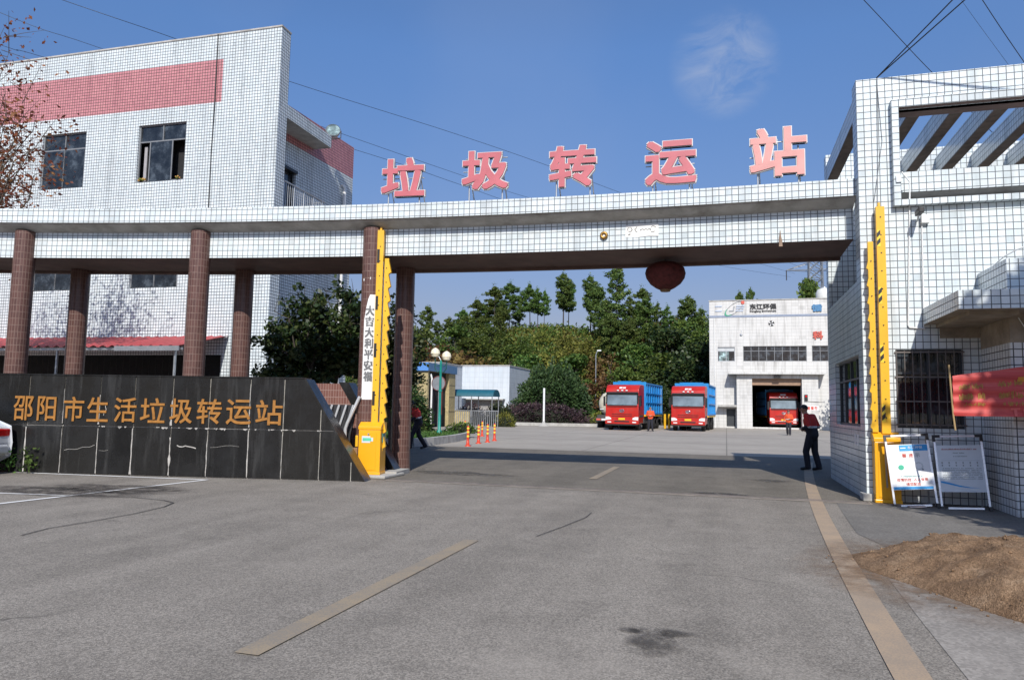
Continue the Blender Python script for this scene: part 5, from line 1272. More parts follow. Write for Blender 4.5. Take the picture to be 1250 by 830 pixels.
# ================================================================== PYLON AND WIRES
py_ = thing('transmission_pylon', 'distant grey lattice transmission pylon behind the factory roof', 'pylon', (17.9, 160, 0))
m = MB()
def half(z): return 4.2-(4.2-1.35)*min(1, z/26) if z < 26 else 1.35-(z-26)*.018
Z = [0, 4.5, 8.5, 12, 15.2, 18, 20.6, 23, 25, 27, 29, 31, 33, 35, 37, 39, 41]
for z0, z1 in zip(Z, Z[1:]):
    a, b = half(z0), half(z1)
    C0 = [(-a, -a), (a, -a), (a, a), (-a, a)]; C1 = [(-b, -b), (b, -b), (b, b), (-b, b)]
    for k in range(4):
        p0, p1 = C0[k], C0[(k+1) % 4]; q0, q1 = C1[k], C1[(k+1) % 4]
        m.tube([(*p0, z0), (*q0, z1)], .14, 0, 4, False, False); m.tube([(*p0, z0), (*q1, z1)], .08, 0, 4, False, False); m.tube([(*p1, z0), (*q0, z1)], .08, 0, 4, False, False); m.tube([(*q0, z1), (*q1, z1)], .07, 0, 4, False, False)
m.build('lattice_tower', GALV, py_)
for z in (30.8, 36.5):
    for sx in (-1, 1):
        m = MB(); tip = Vector((sx*5.6, 0, z+.2))
        for y in (-1, 1): m.tube([(sx*1.2, y, z), tip], .09, 0, 4); m.tube([(sx*1.2, y, z+1.6), tip], .08, 0, 4)
        ca = m.build('cross_arm', GALV, py_); m = MB(); m.tube([tip, tip+Vector((0, 0, -2.1))], .11, 0, 6); m.build('insulator', DARKMETAL, ca)
def wire(label, pts, r_, grp='overhead wires behind the tiled building'):
    P = [gy(x, y, d) for x, y, d in pts]
    Q = []
    for i in range(len(P)-1):
        p0, p1, p2, p3 = P[max(i-1, 0)], P[i], P[i+1], P[min(i+2, len(P)-1)]
        for k in range(6):
            u = k/6; Q.append(.5*((2*p1)+(p2-p0)*u+(2*p0-5*p1+4*p2-p3)*u*u+(-p0+3*p1-3*p2+p3)*u**3))
    Q.append(P[-1]); m = MB(); m.tube(Q, r_, 0, 5, False); tag(m.build('overhead_wire', BLACK), label, 'wire', grp)
wire('highest overhead wire, rising over the middle of the office building roof', [(-300, -130, 34), (75, 0, 40), (215, 48, 45), (348, 98, 52), (560, 165, 68), (700, 214, 85), (850, 272, 115), (978, 327, 160)], .022)
wire('middle overhead wire, dropping behind the office building and reappearing by the floodlight', [(-300, -115, 34), (10, 20, 42), (125, 60, 46), (430, 168, 60), (560, 213, 74), (650, 243, 90), (850, 300, 120), (970, 334, 158)], .020)
wire('lowest overhead wire, just above the left end of the office roof', [(-300, -50, 34), (0, 55, 42), (60, 72, 45), (440, 185, 60), (560, 225, 72), (650, 256, 90), (850, 318, 120), (965, 338, 158)], .020)
wire('steep cable crossing the two tower cables above the gatehouse', [(900, -160, 20), (1056, 2, 24), (1137, 88, 27), (1250, 200, 30)], .012, 'cables above the gatehouse')
def tower_cable(label, p1):
    a = Vector((2.68, 14.12, 7.59)); b = gy(*p1, 13.0); c = a+(b-a)*3.2
    m = MB(); m.tube([a, b, c], .011, 0, 5); tag(m.build('service_cable', BLACK), label, 'cable', 'cables above the gatehouse')
tower_cable('upper of the two twin cables fixed to the top of the white tower', (1163, 0)); tower_cable('lower of the two twin cables fixed to the top of the white tower', (1178, 0))
wire('cable slanting down to the far end of the gatehouse roof', [(1130, -110, 20), (1199, 0, 24), (1250, 76, 26), (1330, 190, 30)], .012, 'cables above the gatehouse')
wire('very thin faint cable above the gatehouse roof', [(1100, -110, 20), (1176, 4, 34), (1230, 78, 36), (1320, 200, 40)], .007, 'cables above the gatehouse')
m = MB(); m.tube([(2.68, GY-.012, 7.57), (2.66, GY-.014, 6.2), (2.63, GY-.014, 5.2)], .006, 0, 4); m.tube([(2.68, GY-.012, 7.57), (2.74, GY-.014, 6.4), (2.58, GY-.014, 5.3)], .005, 0, 4); tag(m.build('loose_wire', FRAME_M), 'thin loose wires dropping down the tower front above the yellow barrier', 'wire')
# ================================================================== PEOPLE
def capsule(a, b, ra, rb, n=12):
    a, b = Vector(a), Vector(b); ax = b-a; L = ax.length or 1e-6; t = ax/L
    u = t.cross(Vector((0, 0, 1)) if abs(t.z) < .9 else Vector((1, 0, 0))).normalized(); w = t.cross(u)
    rings = []
    for k in range(5): ph = math.pi/2*k/4; rings.append((a-t*ra*math.cos(ph), max(1e-3, ra*math.sin(ph))))
    for k in range(5): ph = math.pi/2*k/4; rings.append((b+t*rb*math.sin(ph), max(1e-3, rb*math.cos(ph))))
    V = [c+(u*math.cos(2*math.pi*j/n)+w*math.sin(2*math.pi*j/n))*r_ for c, r_ in rings for j in range(n)]
    F = [(i*n+j, i*n+(j+1) % n, (i+1)*n+(j+1) % n, (i+1)*n+j) for i in range(len(rings)-1) for j in range(n)]
    return V, F+[tuple(range(n))[::-1], tuple(range((len(rings)-1)*n, len(rings)*n))]
def person(label, loc, rz, J, jacket, voxel=.013, height=1.70, hem=True, group=None):
    """local frame: faces -y, z up; J maps joints to coordinates"""
    t = thing('person', label, 'person', loc, rz, group); s = height/1.70
    t.scale = (s, s, s)
    caps = []
    def c(a, b, ra, rb, k): caps.append((Vector(J[a]) if isinstance(a, str) else Vector(a), Vector(J[b]) if isinstance(b, str) else Vector(b), ra, rb, k))
    V = lambda n: Vector(J[n])
    pel, che, nek, hed = V('pelvis'), V('chest'), V('neck'), V('head'); fwd = V('face').normalized(); sidev = fwd.cross(Vector((0, 0, 1))).normalized()
    c('pelvis', 'chest', .150, .165, 'hem'); c(pel+sidev*.065, che+sidev*.10, .125, .128, 'jacket'); c(pel-sidev*.065, che-sidev*.10, .125, .128, 'jacket')
    c(che, nek+Vector((0, 0, -.06)), .14, .085, 'jacket'); c(nek-Vector((0, 0, .05)), hed, .055, .055, 'skin')
    c(pel+sidev*.05, pel-sidev*.05, .135, .135, 'hem')
    upv = (hed-nek).normalized()
    c(hed+upv*.02-fwd*.012, hed+upv*.065-fwd*.02, .088, .086, 'skin'); c(hed+fwd*.035-upv*.04, hed+fwd*.052-upv*.085, .058, .036, 'skin')      # skull, jaw
    c(hed+fwd*.085+upv*.025, hed+fwd*.112-upv*.008, .012, .016, 'skin')                                                                   # nose
    c(hed+fwd*.075+upv*.045+sidev*.03, hed+fwd*.075+upv*.045-sidev*.03, .016, .016, 'skin')                                               # brow
    c(hed+fwd*.082-upv*.045+sidev*.02, hed+fwd*.082-upv*.045-sidev*.02, .010, .010, 'lip')
    for q in (-1, 1):
        S = 'l' if q < 0 else 'r'
        c(hed+sidev*q*.085+upv*.01, hed+sidev*q*.092+upv*.05, .012, .018, 'skin')
        sh, elb, wr = V('shoulder_'+S), V('elbow_'+S), V('wrist_'+S)
        c(che+(sh-che)*.4+Vector((0, 0, .06)), sh, .085, .072, 'jacket'); c(sh, elb, .072, .060, 'jacket'); c(elb, wr, .060, .046, 'sleeve')
        hd = (wr-elb).normalized(); c(wr, wr+hd*.085, .030, .034, 'skin')
        lat = hd.cross(Vector((1, 0, 0)) if abs(hd.x) < .8 else Vector((0, 1, 0))).normalized(); nrm = hd.cross(lat)
        for f_, (o_, L) in enumerate(((-.027, .066), (-.009, .078), (.009, .074), (.027, .058))):
            b0 = wr+hd*.085+lat*o_; k1 = b0+hd*L*.5+nrm*.006; c(b0, k1, .0105, .010, 'skin'); c(k1, k1+hd*L*.45+nrm*.02, .010, .0085, 'skin')
        c(wr+hd*.03-lat*.03, wr+hd*.075-lat*.055+nrm*.015, .013, .011, 'skin')
        hp, kn, an, toe = V('hip_'+S), V('knee_'+S), V('ankle_'+S), V('toe_'+S)
        c(hp, kn, .108, .084, 'trouser'); c(kn, an+(kn-an)*.06, .084, .074, 'trouser'); c(an+Vector((0, 0, -.02)), toe, .046, .040, 'shoe'); c(an-(toe-an).normalized()*.045+Vector((0, 0, -.03)), toe, .042, .036, 'shoe')
    bm_v, bm_f = [], []
    for a, b, ra, rb, k in caps:
        v, f = capsule(a, b, ra, rb); o = len(bm_v); bm_v += v; bm_f += [tuple(i+o for i in q) for q in f]
    me = bpy.data.meshes.new('figure'); me.from_pydata([tuple(v) for v in bm_v], [], bm_f); o = bpy.data.objects.new('figure', me); COL.objects.link(o)
    md = o.modifiers.new('r', 'REMESH'); md.mode = 'VOXEL'; md.voxel_size = voxel
    md2 = o.modifiers.new('s', 'SMOOTH'); md2.iterations = 2; md2.factor = .5
    dg = bpy.context.evaluated_depsgraph_get(); dg.update(); out_ = bpy.data.meshes.new_from_object(o.evaluated_get(dg))
    bpy.data.objects.remove(o)
    keys = ['jacket', 'hem', 'sleeve', 'trouser', 'shoe', 'skin', 'lip', 'stripe']
    mats = {'jacket': jacket, 'hem': jacket, 'sleeve': JDARK if hem else jacket, 'trouser': JDARK, 'shoe': SHOE, 'skin': SKIN, 'lip': plain('lips', (.30, .11, .09), .5), 'stripe': JSTRIPE}
    out_.materials.clear()
    for k in keys: out_.materials.append(mats[k])
    n = len(out_.polygons); cen = np.empty(n*3); out_.polygons.foreach_get('center', cen); cen = cen.reshape(n, 3)
    best = np.full(n, 9.); idx = np.zeros(n, int)
    for a, b, ra, rb, k in caps:
        A = np.array(a); AB = np.array(b)-A; L2 = (AB@AB) or 1e-9; u = np.clip(((cen-A)@AB)/L2, 0, 1)
        d = np.linalg.norm(cen-A-u[:, None]*AB, axis=1)-(ra+(rb-ra)*u); q = d < best; best[q] = d[q]; idx[q] = keys.index(k)
    axis = np.array((che-pel).normalized()); hgt = (cen-np.array(pel))@axis; tor = (idx == 0) | (idx == 1)
    ln = (che-pel).length
    if hem:
        idx[tor & (hgt < ln*.42)] = 3; idx[tor & (hgt >= ln*.42) & (hgt < ln*.56)] = 7
    else:
        idx[tor & (hgt < -.06)] = 3; idx[tor & (hgt > ln*.45) & (hgt < ln*.58)] = 7
    out_.polygons.foreach_set('material_index', idx.astype(np.int32)); out_.polygons.foreach_set('use_smooth', np.ones(n, bool)); out_.update()
    b = bpy.data.objects.new('body', out_); COL.objects.link(b); b.parent = t
    # hair cap and eyes
    m = MB(); prof = []
    for k in range(7): ph = math.pi*.56*k/6; prof.append((max(.001, .099*math.sin(ph)), .099*math.cos(ph)))
    m.lathe(prof[::-1], (0, 0, 0), 0, 16); hair = m.build('hair', HAIR, t)
    rotm = Matrix((sidev, -fwd, upv)).transposed(); q = (upv - fwd*upv.dot(fwd)).normalized(); rotm = Matrix((sidev, -fwd, q)).transposed()
    hair.matrix_local = Matrix.Translation(hed+upv*.045-fwd*.022) @ rotm.to_4x4() @ Matrix.Rotation(R(-16), 4, 'X') @ Matrix.Diagonal((.97, 1.05, 1, 1))
    m = MB()
    for q in (-1, 1): m.ball(hed+fwd*.079+upv*.028+sidev*q*.031, .011, 0, 8, 6)
    m.build('eyes', BLACK, t)
    return t
def pose(**k):
    J = dict(pelvis=(0, 0, .93), chest=(0, 0, 1.28), neck=(0, -.01, 1.47), head=(0, -.03, 1.585), face=(0, -1, -.05),
             shoulder_l=(.185, 0, 1.40), elbow_l=(.235, .03, 1.12), wrist_l=(.24, -.05, .88), shoulder_r=(-.185, 0, 1.40), elbow_r=(-.235, .03, 1.12), wrist_r=(-.24, -.05, .88),
             hip_l=(.09, 0, .90), knee_l=(.10, -.015, .49), ankle_l=(.11, .015, .085), toe_l=(.13, -.15, .035), hip_r=(-.09, 0, .90), knee_r=(-.10, -.015, .49), ankle_r=(-.11, .015, .085), toe_r=(-.13, -.15, .035))
    J.update(k); return J
# sidev = fwd x up : for fwd = -y it is (-1,0,0); 'l' uses q=-1 -> +x, matching the joints above
# worker by the gatehouse: seen from behind at three-quarters, leaning forward a little, looking towards the yard
q = gz(992, 574)
person('worker in a red jacket and dark trousers standing by the gatehouse corner', tuple(q), R(-122),
       pose(pelvis=(0, .02, .92), chest=(0, -.06, 1.27), neck=(0, -.14, 1.46), head=(0, -.20, 1.56), face=(.10, -1, -.25), shoulder_l=(.17, -.07, 1.40), shoulder_r=(-.19, -.05, 1.39),
            elbow_l=(.25, .06, 1.14), wrist_l=(.13, -.16, 1.08), elbow_r=(-.25, .05, 1.13), wrist_r=(-.12, -.18, 1.06), knee_l=(.10, -.12, .49), ankle_l=(.10, -.07, .085), toe_l=(.11, -.24, .035), knee_r=(-.10, .02, .48), ankle_r=(-.10, .13, .085), toe_r=(-.12, -.03, .035)), JRED, .012, 1.72)
q = gz(509, 548)
person('worker in a red jacket walking in the shade beside the brown rear column', tuple(q), R(-60),
       pose(pelvis=(0, .03, .92), chest=(0, -.07, 1.26), neck=(0, -.15, 1.45), head=(0, -.22, 1.54), face=(0, -1, -.35), shoulder_l=(.185, -.08, 1.39), shoulder_r=(-.185, -.05, 1.39),
            elbow_l=(.24, -.10, 1.12), wrist_l=(.20, -.28, .98), elbow_r=(-.24, .06, 1.12), wrist_r=(-.2, .02, .9), knee_l=(.09, -.20, .50), ankle_l=(.09, -.26, .085), toe_l=(.09, -.42, .045), knee_r=(-.09, .06, .48), ankle_r=(-.09, .30, .11), toe_r=(-.09, .15, .04)), JRED, .013, 1.70)
q = gz(794, 526.3)
person('worker in an orange-red jacket standing at the flank of the first red truck', tuple(q), R(8),
       pose(elbow_l=(.27, .05, 1.13), wrist_l=(.10, -.16, 1.12), elbow_r=(-.27, .05, 1.13), wrist_r=(-.10, -.16, 1.10), ankle_l=(.15, .02, .085), toe_l=(.19, -.13, .035), ankle_r=(-.15, .02, .085), toe_r=(-.19, -.13, .035), face=(.2, -1, 0)), JORANGE, .015, 1.70, False)
q = gz(963, 531.3)
person('worker in an orange-red jacket crossing the yard before the roller doorway', tuple(q), R(-12),
       pose(elbow_l=(.29, .02, 1.13), wrist_l=(.14, -.18, 1.14), elbow_r=(-.28, .02, 1.12), wrist_r=(-.30, -.12, 1.02), knee_l=(.10, -.14, .49), ankle_l=(.10, -.16, .085), toe_l=(.12, -.31, .04), ankle_r=(-.10, .14, .09), toe_r=(-.11, -.01, .04), face=(-.1, -1, -.1)), JORANGE, .015, 1.62, False)

# ================================================================== VEGETATION
def leafmesh(name, P, size, mat, flat=.0, aspect=.6, seed=0, droop=None):
    g = np.random.default_rng(seed); N = len(P)
    d = g.normal(size=(N, 3)); d[:, 2] *= (1-flat); d /= np.linalg.norm(d, axis=1)[:, None]+1e-9
    if droop is not None: d = d*.55+droop; d /= np.linalg.norm(d, axis=1)[:, None]+1e-9
    e = np.cross(d, g.normal(size=(N, 3))); e /= np.linalg.norm(e, axis=1)[:, None]+1e-9
    s = (size*(.65+.7*g.random(N)))[:, None]
    nrm = np.cross(d, e)
    a = P-d*s*.5; b = P+e*s*aspect*.5+nrm*s*.10; c_ = P+d*s*.5; f = P-e*s*aspect*.5+nrm*s*.10
    V = np.stack([a, b, c_, f], 1).reshape(-1, 3)
    me = bpy.data.meshes.new(name); me.vertices.add(4*N); me.vertices.foreach_set('co', V.ravel())
    me.loops.add(4*N); me.loops.foreach_set('vertex_index', np.arange(4*N, dtype=np.int32)); me.polygons.add(N)
    me.polygons.foreach_set('loop_start', np.arange(0, 4*N, 4, dtype=np.int32)); me.polygons.foreach_set('loop_total', np.full(N, 4, dtype=np.int32))
    me.materials.append(mat); me.update(); me.validate(); return me
def meshobj(name, me, parent=None):
    o = bpy.data.objects.new(name, me); COL.objects.link(o)
    if parent is not None: o.parent = parent
    return o
def clump_points(g, cs, rs, per, shell=.55, flat=1.0):
    out_ = []
    for c, r_ in zip(cs, rs):
        k = max(3, int(per*r_*r_)); v = g.normal(size=(k, 3)); v /= np.linalg.norm(v, axis=1)[:, None]
        q = (shell+(1-shell)*g.random(k))[:, None]*r_; v = v*q; v[:, 2] *= flat; out_.append(v+np.array(c))
    return np.concatenate(out_)
def pine(name, H, seed, bare, spread, dens=1.0, top=.12, mat=None):
    """pine with bare lower trunk; whorls of branches with needle tufts"""
    g = np.random.default_rng(seed); r = random.Random(seed)
    t = thing(name, '', 'tree'); m = MB(); bend = r.uniform(-.3, .3)
    trunk = [Vector((bend*math.sin(k/10*2.5)*.5, .2*math.sin(k/10*2+seed), H*k/10*.98)) for k in range(11)]
    m.tube(trunk, [.02*H*.62*(1-k/10.6)+.015 for k in range(11)], 0, 7); pts = []
    nb = int(13+H*1.6)
    for k in range(nb):
        u = bare+(1-bare)*((k+.5)/nb)**.92; z = H*u*.98; i = min(9, int(u*10)); b0 = trunk[i].lerp(trunk[i+1], u*10-i)
        vv = (u-bare)/(1-bare); prof = ((1-vv)**.8*.95+.10)*(.62 if vv < .10 else 1)
        for q in range(r.choice((1, 2, 2, 3))):
            if r.random() < .10: continue
            L = spread*H*(.35+.75*prof)*r.uniform(.55, 1.15)*(1 if u < .93 else .5); a = r.uniform(0, 6.283); el = r.uniform(.02, .38)+.4*(u-.5)
            dv = Vector((math.cos(a)*math.cos(el), math.sin(a)*math.cos(el), math.sin(el)))
            tip = b0+dv*L; mid = b0.lerp(tip, .5)+Vector((0, 0, -.03*L)); m.tube([b0, mid, tip], [.012*L+.02, .01*L+.012, .008], 0, 4, False)
            for s_ in range(int(4+L*3.2)):
                w = r.uniform(.35, 1.05); c = b0.lerp(tip, w)+Vector((r.gauss(0, .10*L+.05), r.gauss(0, .10*L+.05), r.gauss(.05, .05*L+.05))); rr_ = r.uniform(.24, .46)*(H/10)**.5
                n_ = int(19*dens); v = g.normal(size=(n_, 3)); v[:, 2] *= .55; v /= np.linalg.norm(v, axis=1)[:, None]; pts.append(np.array(c)+v*(rr_*(.3+.7*g.random(n_)))[:, None])
    c = np.array(trunk[-1]); v = g.normal(size=(int(40*dens), 3))*np.array((.22, .22, .5))*(H/10)**.5; pts.append(c+v)
    m.build('trunk', DBARK, t)
    P = np.concatenate(pts); meshobj('crown', leafmesh('crown', P, .36*(H/10)**.5, mat or LEAF_PINE, .2, .36, seed), t); return t
def broad(name, H, Wd, seed, mat, leaf=.36, per=80, trunk=True, bare=.22, cat='tree', bark=None, lumps=26):
    g = np.random.default_rng(seed); r = random.Random(seed); t = thing(name, '', cat); m = MB(); cs, rs = [], []
    for k in range(lumps):
        a = r.uniform(0, 6.283); u = r.uniform(0, 1)**.8; z = H*(bare+(1-bare)*u); env = math.sin(math.pi*(.16+.78*u))**.7
        rad = Wd*.5*env*r.uniform(.25, .95); cs.append((rad*math.cos(a), rad*math.sin(a), z*.94)); rs.append(Wd*.5*r.uniform(.22, .42))
    if trunk:
        m.tube([(0, 0, 0), (.05*Wd*r.uniform(-1, 1), 0, H*.3), (.06*Wd*r.uniform(-1, 1), .03*Wd, H*.62), (0, 0, H*.85)], [.024*H+.03, .019*H+.02, .012*H+.01, .01], 0, 7)
        for k in range(0, lumps, 2): c = cs[k]; z0 = max(H*.15, c[2]*.55); m.tube([(0, 0, z0), (c[0]*.5, c[1]*.5, (z0+c[2])*.52), c], [.010*H+.01, .006*H+.008, .006], 0, 5, False)
        m.build('trunk', bark or DBARK, t)
    P = clump_points(g, cs, rs, per, .45, .8); P[:, 2] = np.maximum(P[:, 2], .08+.1*g.random(len(P))); meshobj('crown', leafmesh('crown', P, leaf, mat, .1, .62, seed), t); return t

# hill behind the yard
def hillz(x, y):
    sm = lambda a, b, v: (lambda q: q*q*(3-2*q))(min(1, max(0, (v-a)/(b-a))))
    up_ = sm(76, 112, y)
    prof = 9.7*math.exp(-((x+22)/26)**2)+7.0*math.exp(-((x+62)/40)**2)+5.5*math.exp(-((x-15)/30)**2)
    return up_*prof*(1-.25*sm(118, 190, y))+.5*math.sin(x*.21+y*.13)*up_
m = MB(); NX, NY = 70, 36; V = []
for j in range(NY+1):
    for i in range(NX+1): x = -160+i*(280/NX); y = 75.5+j*(170/NY); V.append((x, y, hillz(x, y)-.02))
m.shared(V, [(j*(NX+1)+i, j*(NX+1)+i+1, (j+1)*(NX+1)+i+1, (j+1)*(NX+1)+i) for j in range(NY) for i in range(NX)])
struct(m.build('hill', plain('hill_undergrowth_soil', (.085, .075, .035), 1, var=.5, scale=.5, bump=.4)))
# far ridge closing the horizon to the sides
m = MB(); V = []
for i in range(121):
    x = -900+i*15; h = 26+9*math.sin(x*.011)+6*math.sin(x*.031+1)+2.5*math.sin(x*.09)
    V += [(x, 520, -1), (x, 560, h*.7), (x, 620, h)]
m.shared(V, [(3*i+k, 3*i+3+k, 3*i+4+k, 3*i+1+k) for i in range(120) for k in (0, 1)]); struct(m.build('far_hills', plain('far_wooded_hill', (.045, .065, .035), 1, var=.4, scale=.05)))

PR = {'pine_a': pine('pine_tree', 10, 11, .42, .21), 'pine_b': pine('pine_tree', 10, 23, .30, .23, 1.2), 'pine_c': pine('pine_tree', 10, 37, .22, .19, .75), 'pine_d': pine('pine_tree', 10, 52, .08, .22, 1.3),
      'br_a': broad('broadleaf_tree', 8, 6.5, 5, LEAF_BROAD, .40, 70), 'br_b': broad('broadleaf_tree', 8, 7.5, 9, LEAF_BROAD, .40, 62, lumps=34), 'yl': broad('bamboo_clump', 6, 6.5, 14, LEAF_YEL, .36, 70, bare=.05), 'ru': broad('rusty_shrub', 5, 5.5, 18, LEAF_RUST, .34, 62, bare=.05), 'dk': broad('broadleaf_tree', 9, 8, 27, LEAF_DARK, .42, 70, lumps=34, bare=.10)}
for k_, o_ in PR.items():
    q_ = [v.co.z for ch_ in o_.children if ch_.name.startswith('crown') for v in ch_.data.vertices]; o_['crown_top'] = float(np.percentile(q_, 99.7))
used = set(); rt_ = random.Random(99)
def plant(kind, px, top, Y, label, group, h0, base=None, wide=1.0):
    """a tree at depth Y whose top reaches the given height in the photo"""
    b = gy(px, 450, Y); z0 = hillz(b.x, Y) if Y > 75.5 else 0
    if base is not None: z0 = base
    H = max(1.2, gy(px, top, Y).z-z0)
    o = PR[kind] if kind not in used else copy_tree(PR[kind]); used.add(kind)
    s = H/PR[kind]['crown_top']; o.location = (b.x, Y, z0-.05); o.scale = (s*wide, s*wide, s); o.rotation_euler = (0, 0, rt_.uniform(0, 6.28)); o['label'] = label; o['group'] = group
    return o
RIDGE = [('pine_d', 520, 374, 104, 1.0), ('pine_d', 546, 388, 98, 1.0), ('pine_b', 580, 366, 106, 1.0), ('pine_b', 601, 350, 108, 1.05), ('pine_b', 622, 346, 111, 1.1), ('pine_a', 645, 347, 110, 1.0), ('pine_a', 655, 352, 112, .8), ('pine_a', 664, 355, 113, .7),
         ('pine_a', 687, 334, 109, 1.0), ('pine_a', 694, 344, 112, .8), ('pine_a', 720, 337, 108, .9), ('pine_b', 731, 350, 103, .95), ('pine_c', 752, 326, 98, .95), ('pine_c', 770, 362, 103, 1.0), ('pine_d', 788, 364, 100, 1.0), ('pine_c', 804, 370, 106, 1.0), ('pine_c', 816, 374, 101, 1.0), ('pine_d', 842, 363, 99, 1.0), ('pine_b', 745, 385, 94, 1.0), ('pine_d', 770, 390, 92, 1.0), ('pine_d', 533, 392, 112, 1.0), ('pine_b', 563, 378, 114, 1.0), ('pine_b', 590, 372, 116, 1.0), ('pine_b', 612, 366, 118, 1.0), ('pine_c', 633, 362, 116, 1.0), ('pine_d', 740, 366, 112, 1.0), ('pine_d', 760, 372, 112, 1.0), ('pine_d', 830, 380, 108, 1.0), ('pine_c', 856, 376, 108, 1.0), ('pine_b', 783, 352, 108, 1.0)]
names = {'pine_a': 'tall bare-stemmed pine', 'pine_b': 'dense dark pine', 'pine_c': 'thin airy pine', 'pine_d': 'bushy young conifer'}
ordw = 'first second third fourth fifth sixth seventh eighth ninth tenth eleventh twelfth'.split()
cnt = {}
for k, px, top, Y, wd_ in RIDGE:
    cnt[k] = cnt.get(k, 0)+1
    plant(k, px, top, Y, '%s on the ridge, %s of its kind from the brown column' % (names[k], ordw[cnt[k]-1]), 'pines on the hill ridge', 10, None, wd_)
for k, px, top, Y, lab in (('pine_d', 903, 357, 100, 'conifer tip showing above the factory roof beside the company emblem'), ('pine_d', 918, 353, 104, 'taller conifer tip above the middle of the factory roof'), ('br_a', 991, 341, 88, 'broad tree rising behind the factory roof in front of the pylon')):
    plant(k, px, top, Y, lab, 'trees behind the factory', 10 if k[0] == 'p' else 8, None, .5)
SLOPE = [('br_b', 512, 398, 92), ('br_a', 556, 398, 95), ('br_a', 575, 412, 90), ('br_b', 598, 398, 97), ('br_a', 622, 420, 88), ('br_b', 640, 410, 96), ('yl', 660, 405, 100), ('yl', 690, 410, 97), ('yl', 712, 414, 92), ('yl', 735, 410, 98), ('br_a', 700, 432, 84), ('yl', 672, 428, 87), ('ru', 742, 430, 86), ('br_b', 757, 398, 96),
         ('br_a', 775, 420, 86), ('br_b', 792, 396, 94), ('ru', 805, 405, 98), ('dk', 818, 398, 90), ('br_b', 836, 390, 93), ('dk', 852, 412, 82), ('dk', 830, 436, 79), ('br_b', 806, 432, 82), ('ru', 738, 458, 80), ('br_a', 760, 446, 80), ('dk', 785, 462, 78), ('ru', 535, 420, 84), ('ru', 565, 428, 82), ('ru', 508, 414, 86), ('br_a', 600, 432, 84), ('br_b', 640, 432, 83), ('br_a', 862, 430, 86), ('br_b', 856, 385, 99), ('dk', 808, 470, 75), ('dk', 843, 465, 76), ('ru', 815, 388, 103), ('br_a', 610, 380, 104), ('br_b', 570, 385, 101), ('br_b', 740, 388, 102), ('br_a', 777, 378, 106), ('yl', 700, 424, 90)]
cnt = {}; nm = {'br_a': 'rounded green tree', 'br_b': 'broad spreading green tree', 'yl': 'yellow green bamboo-like thicket', 'ru': 'rust tinged shrub', 'dk': 'dark leafy tree'}; hh = {'br_a': 8, 'br_b': 8, 'yl': 6, 'ru': 5, 'dk': 9}
SL = sorted(SLOPE, key=lambda s: (s[0], s[1]))
nth = lambda n: ordw[n-1] if n <= 12 else '%dth' % n
for k, px, top, Y in SL:
    cnt[k] = cnt.get(k, 0)+1
    plant(k, px, top, Y, '%s on the hill slope, %s of its kind from the brown column' % (nm[k], nth(cnt[k])), 'trees and thickets on the hill slope', hh[k], None, rt_.uniform(1.0, 1.35))
# undergrowth nobody could count
def cover(name, n, x0, x1, y0, y1, mat, size, seed, hgt):
    g = np.random.default_rng(seed); pts = []
    for k in range(n):
        x = g.uniform(x0, x1); y = y0+(y1-y0)*g.random()**1.2; z = hillz(x, y); h = hgt*(.5+g.random()); c = np.array((x, y, z+h*.5)); pts.append(c+g.normal(size=(20, 3))*np.array((.6, .6, h*.33)))
    o = meshobj(name, leafmesh(name, np.concatenate(pts), size, mat, -.3, .5, seed), None); o['kind'] = 'stuff'
cover('undergrowth', 3600, -80, 32, 76.5, 114, LEAF_BROAD, .50, 4, .8)
cover('tall_yellow_grass', 520, -34, -10, 84, 107, LEAF_YEL, .42, 5, .9)
cover('rusty_undergrowth', 420, -60, 20, 78, 110, LEAF_RUST, .45, 6, .8)
# unseen wood added behind the viewpoint so the window glass reflects foliage
g = np.random.default_rng(15); cs = [(x+g.uniform(-2, 2), -26+g.uniform(-4, 4), g.uniform(3, 9)) for x in range(-48, 30, 3) for q in range(3)]
o = meshobj('unseen_reflection_wood', leafmesh('unseen_reflection_wood', clump_points(g, cs, [g.uniform(1.6, 2.9) for c in cs], 34, .4), .6, LEAF_BROAD, .1, .6, 3)); o['kind'] = 'stuff'

# big clipped bush, hedge and small shrubs in the yard
def mound(name, label, cx, cy, rx, ry, h, mat, leaf, n, seed, z0=0, grp=None, cat='bush', jag=.10):
    g = np.random.default_rng(seed); v = g.normal(size=(n, 3)); v[:, 2] = np.abs(v[:, 2]); v /= np.linalg.norm(v, axis=1)[:, None]
    ang = np.arctan2(v[:, 1], v[:, 0]); lump = 1+jag*(np.sin(5*ang+seed)*v[:, 2]+np.sin(9*ang+2*v[:, 2]*5)+.7*np.sin(13*ang-v[:, 2]*11))
    q = (.86+.16*g.random(n))*lump*.93
    P = v*q[:, None]*np.array((rx, ry, h))
    t = thing(name, label, cat, (cx, cy, z0), 0, grp); meshobj('foliage', leafmesh('foliage', P, leaf, mat, 0, .62, seed), t)
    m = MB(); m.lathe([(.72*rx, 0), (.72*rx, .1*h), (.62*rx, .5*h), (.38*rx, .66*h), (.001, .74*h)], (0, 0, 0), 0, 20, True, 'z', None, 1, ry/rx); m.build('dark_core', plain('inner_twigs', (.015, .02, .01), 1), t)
    m = MB()
    for k in range(5): a = k*1.3; m.tube([(.1*math.cos(a), .1*math.sin(a), 0), (.5*rx*math.cos(a), .5*ry*math.sin(a), h*.6)], [.06, .02], 0, 5)
    m.build('stems', DBARK, t); return t
mound('round_bush', 'huge round clipped green bush between the white shed and the trucks', -15.4, 66, 3.75, 3.2, 5.35, LEAF_BUSH, .27, 17000, 5)
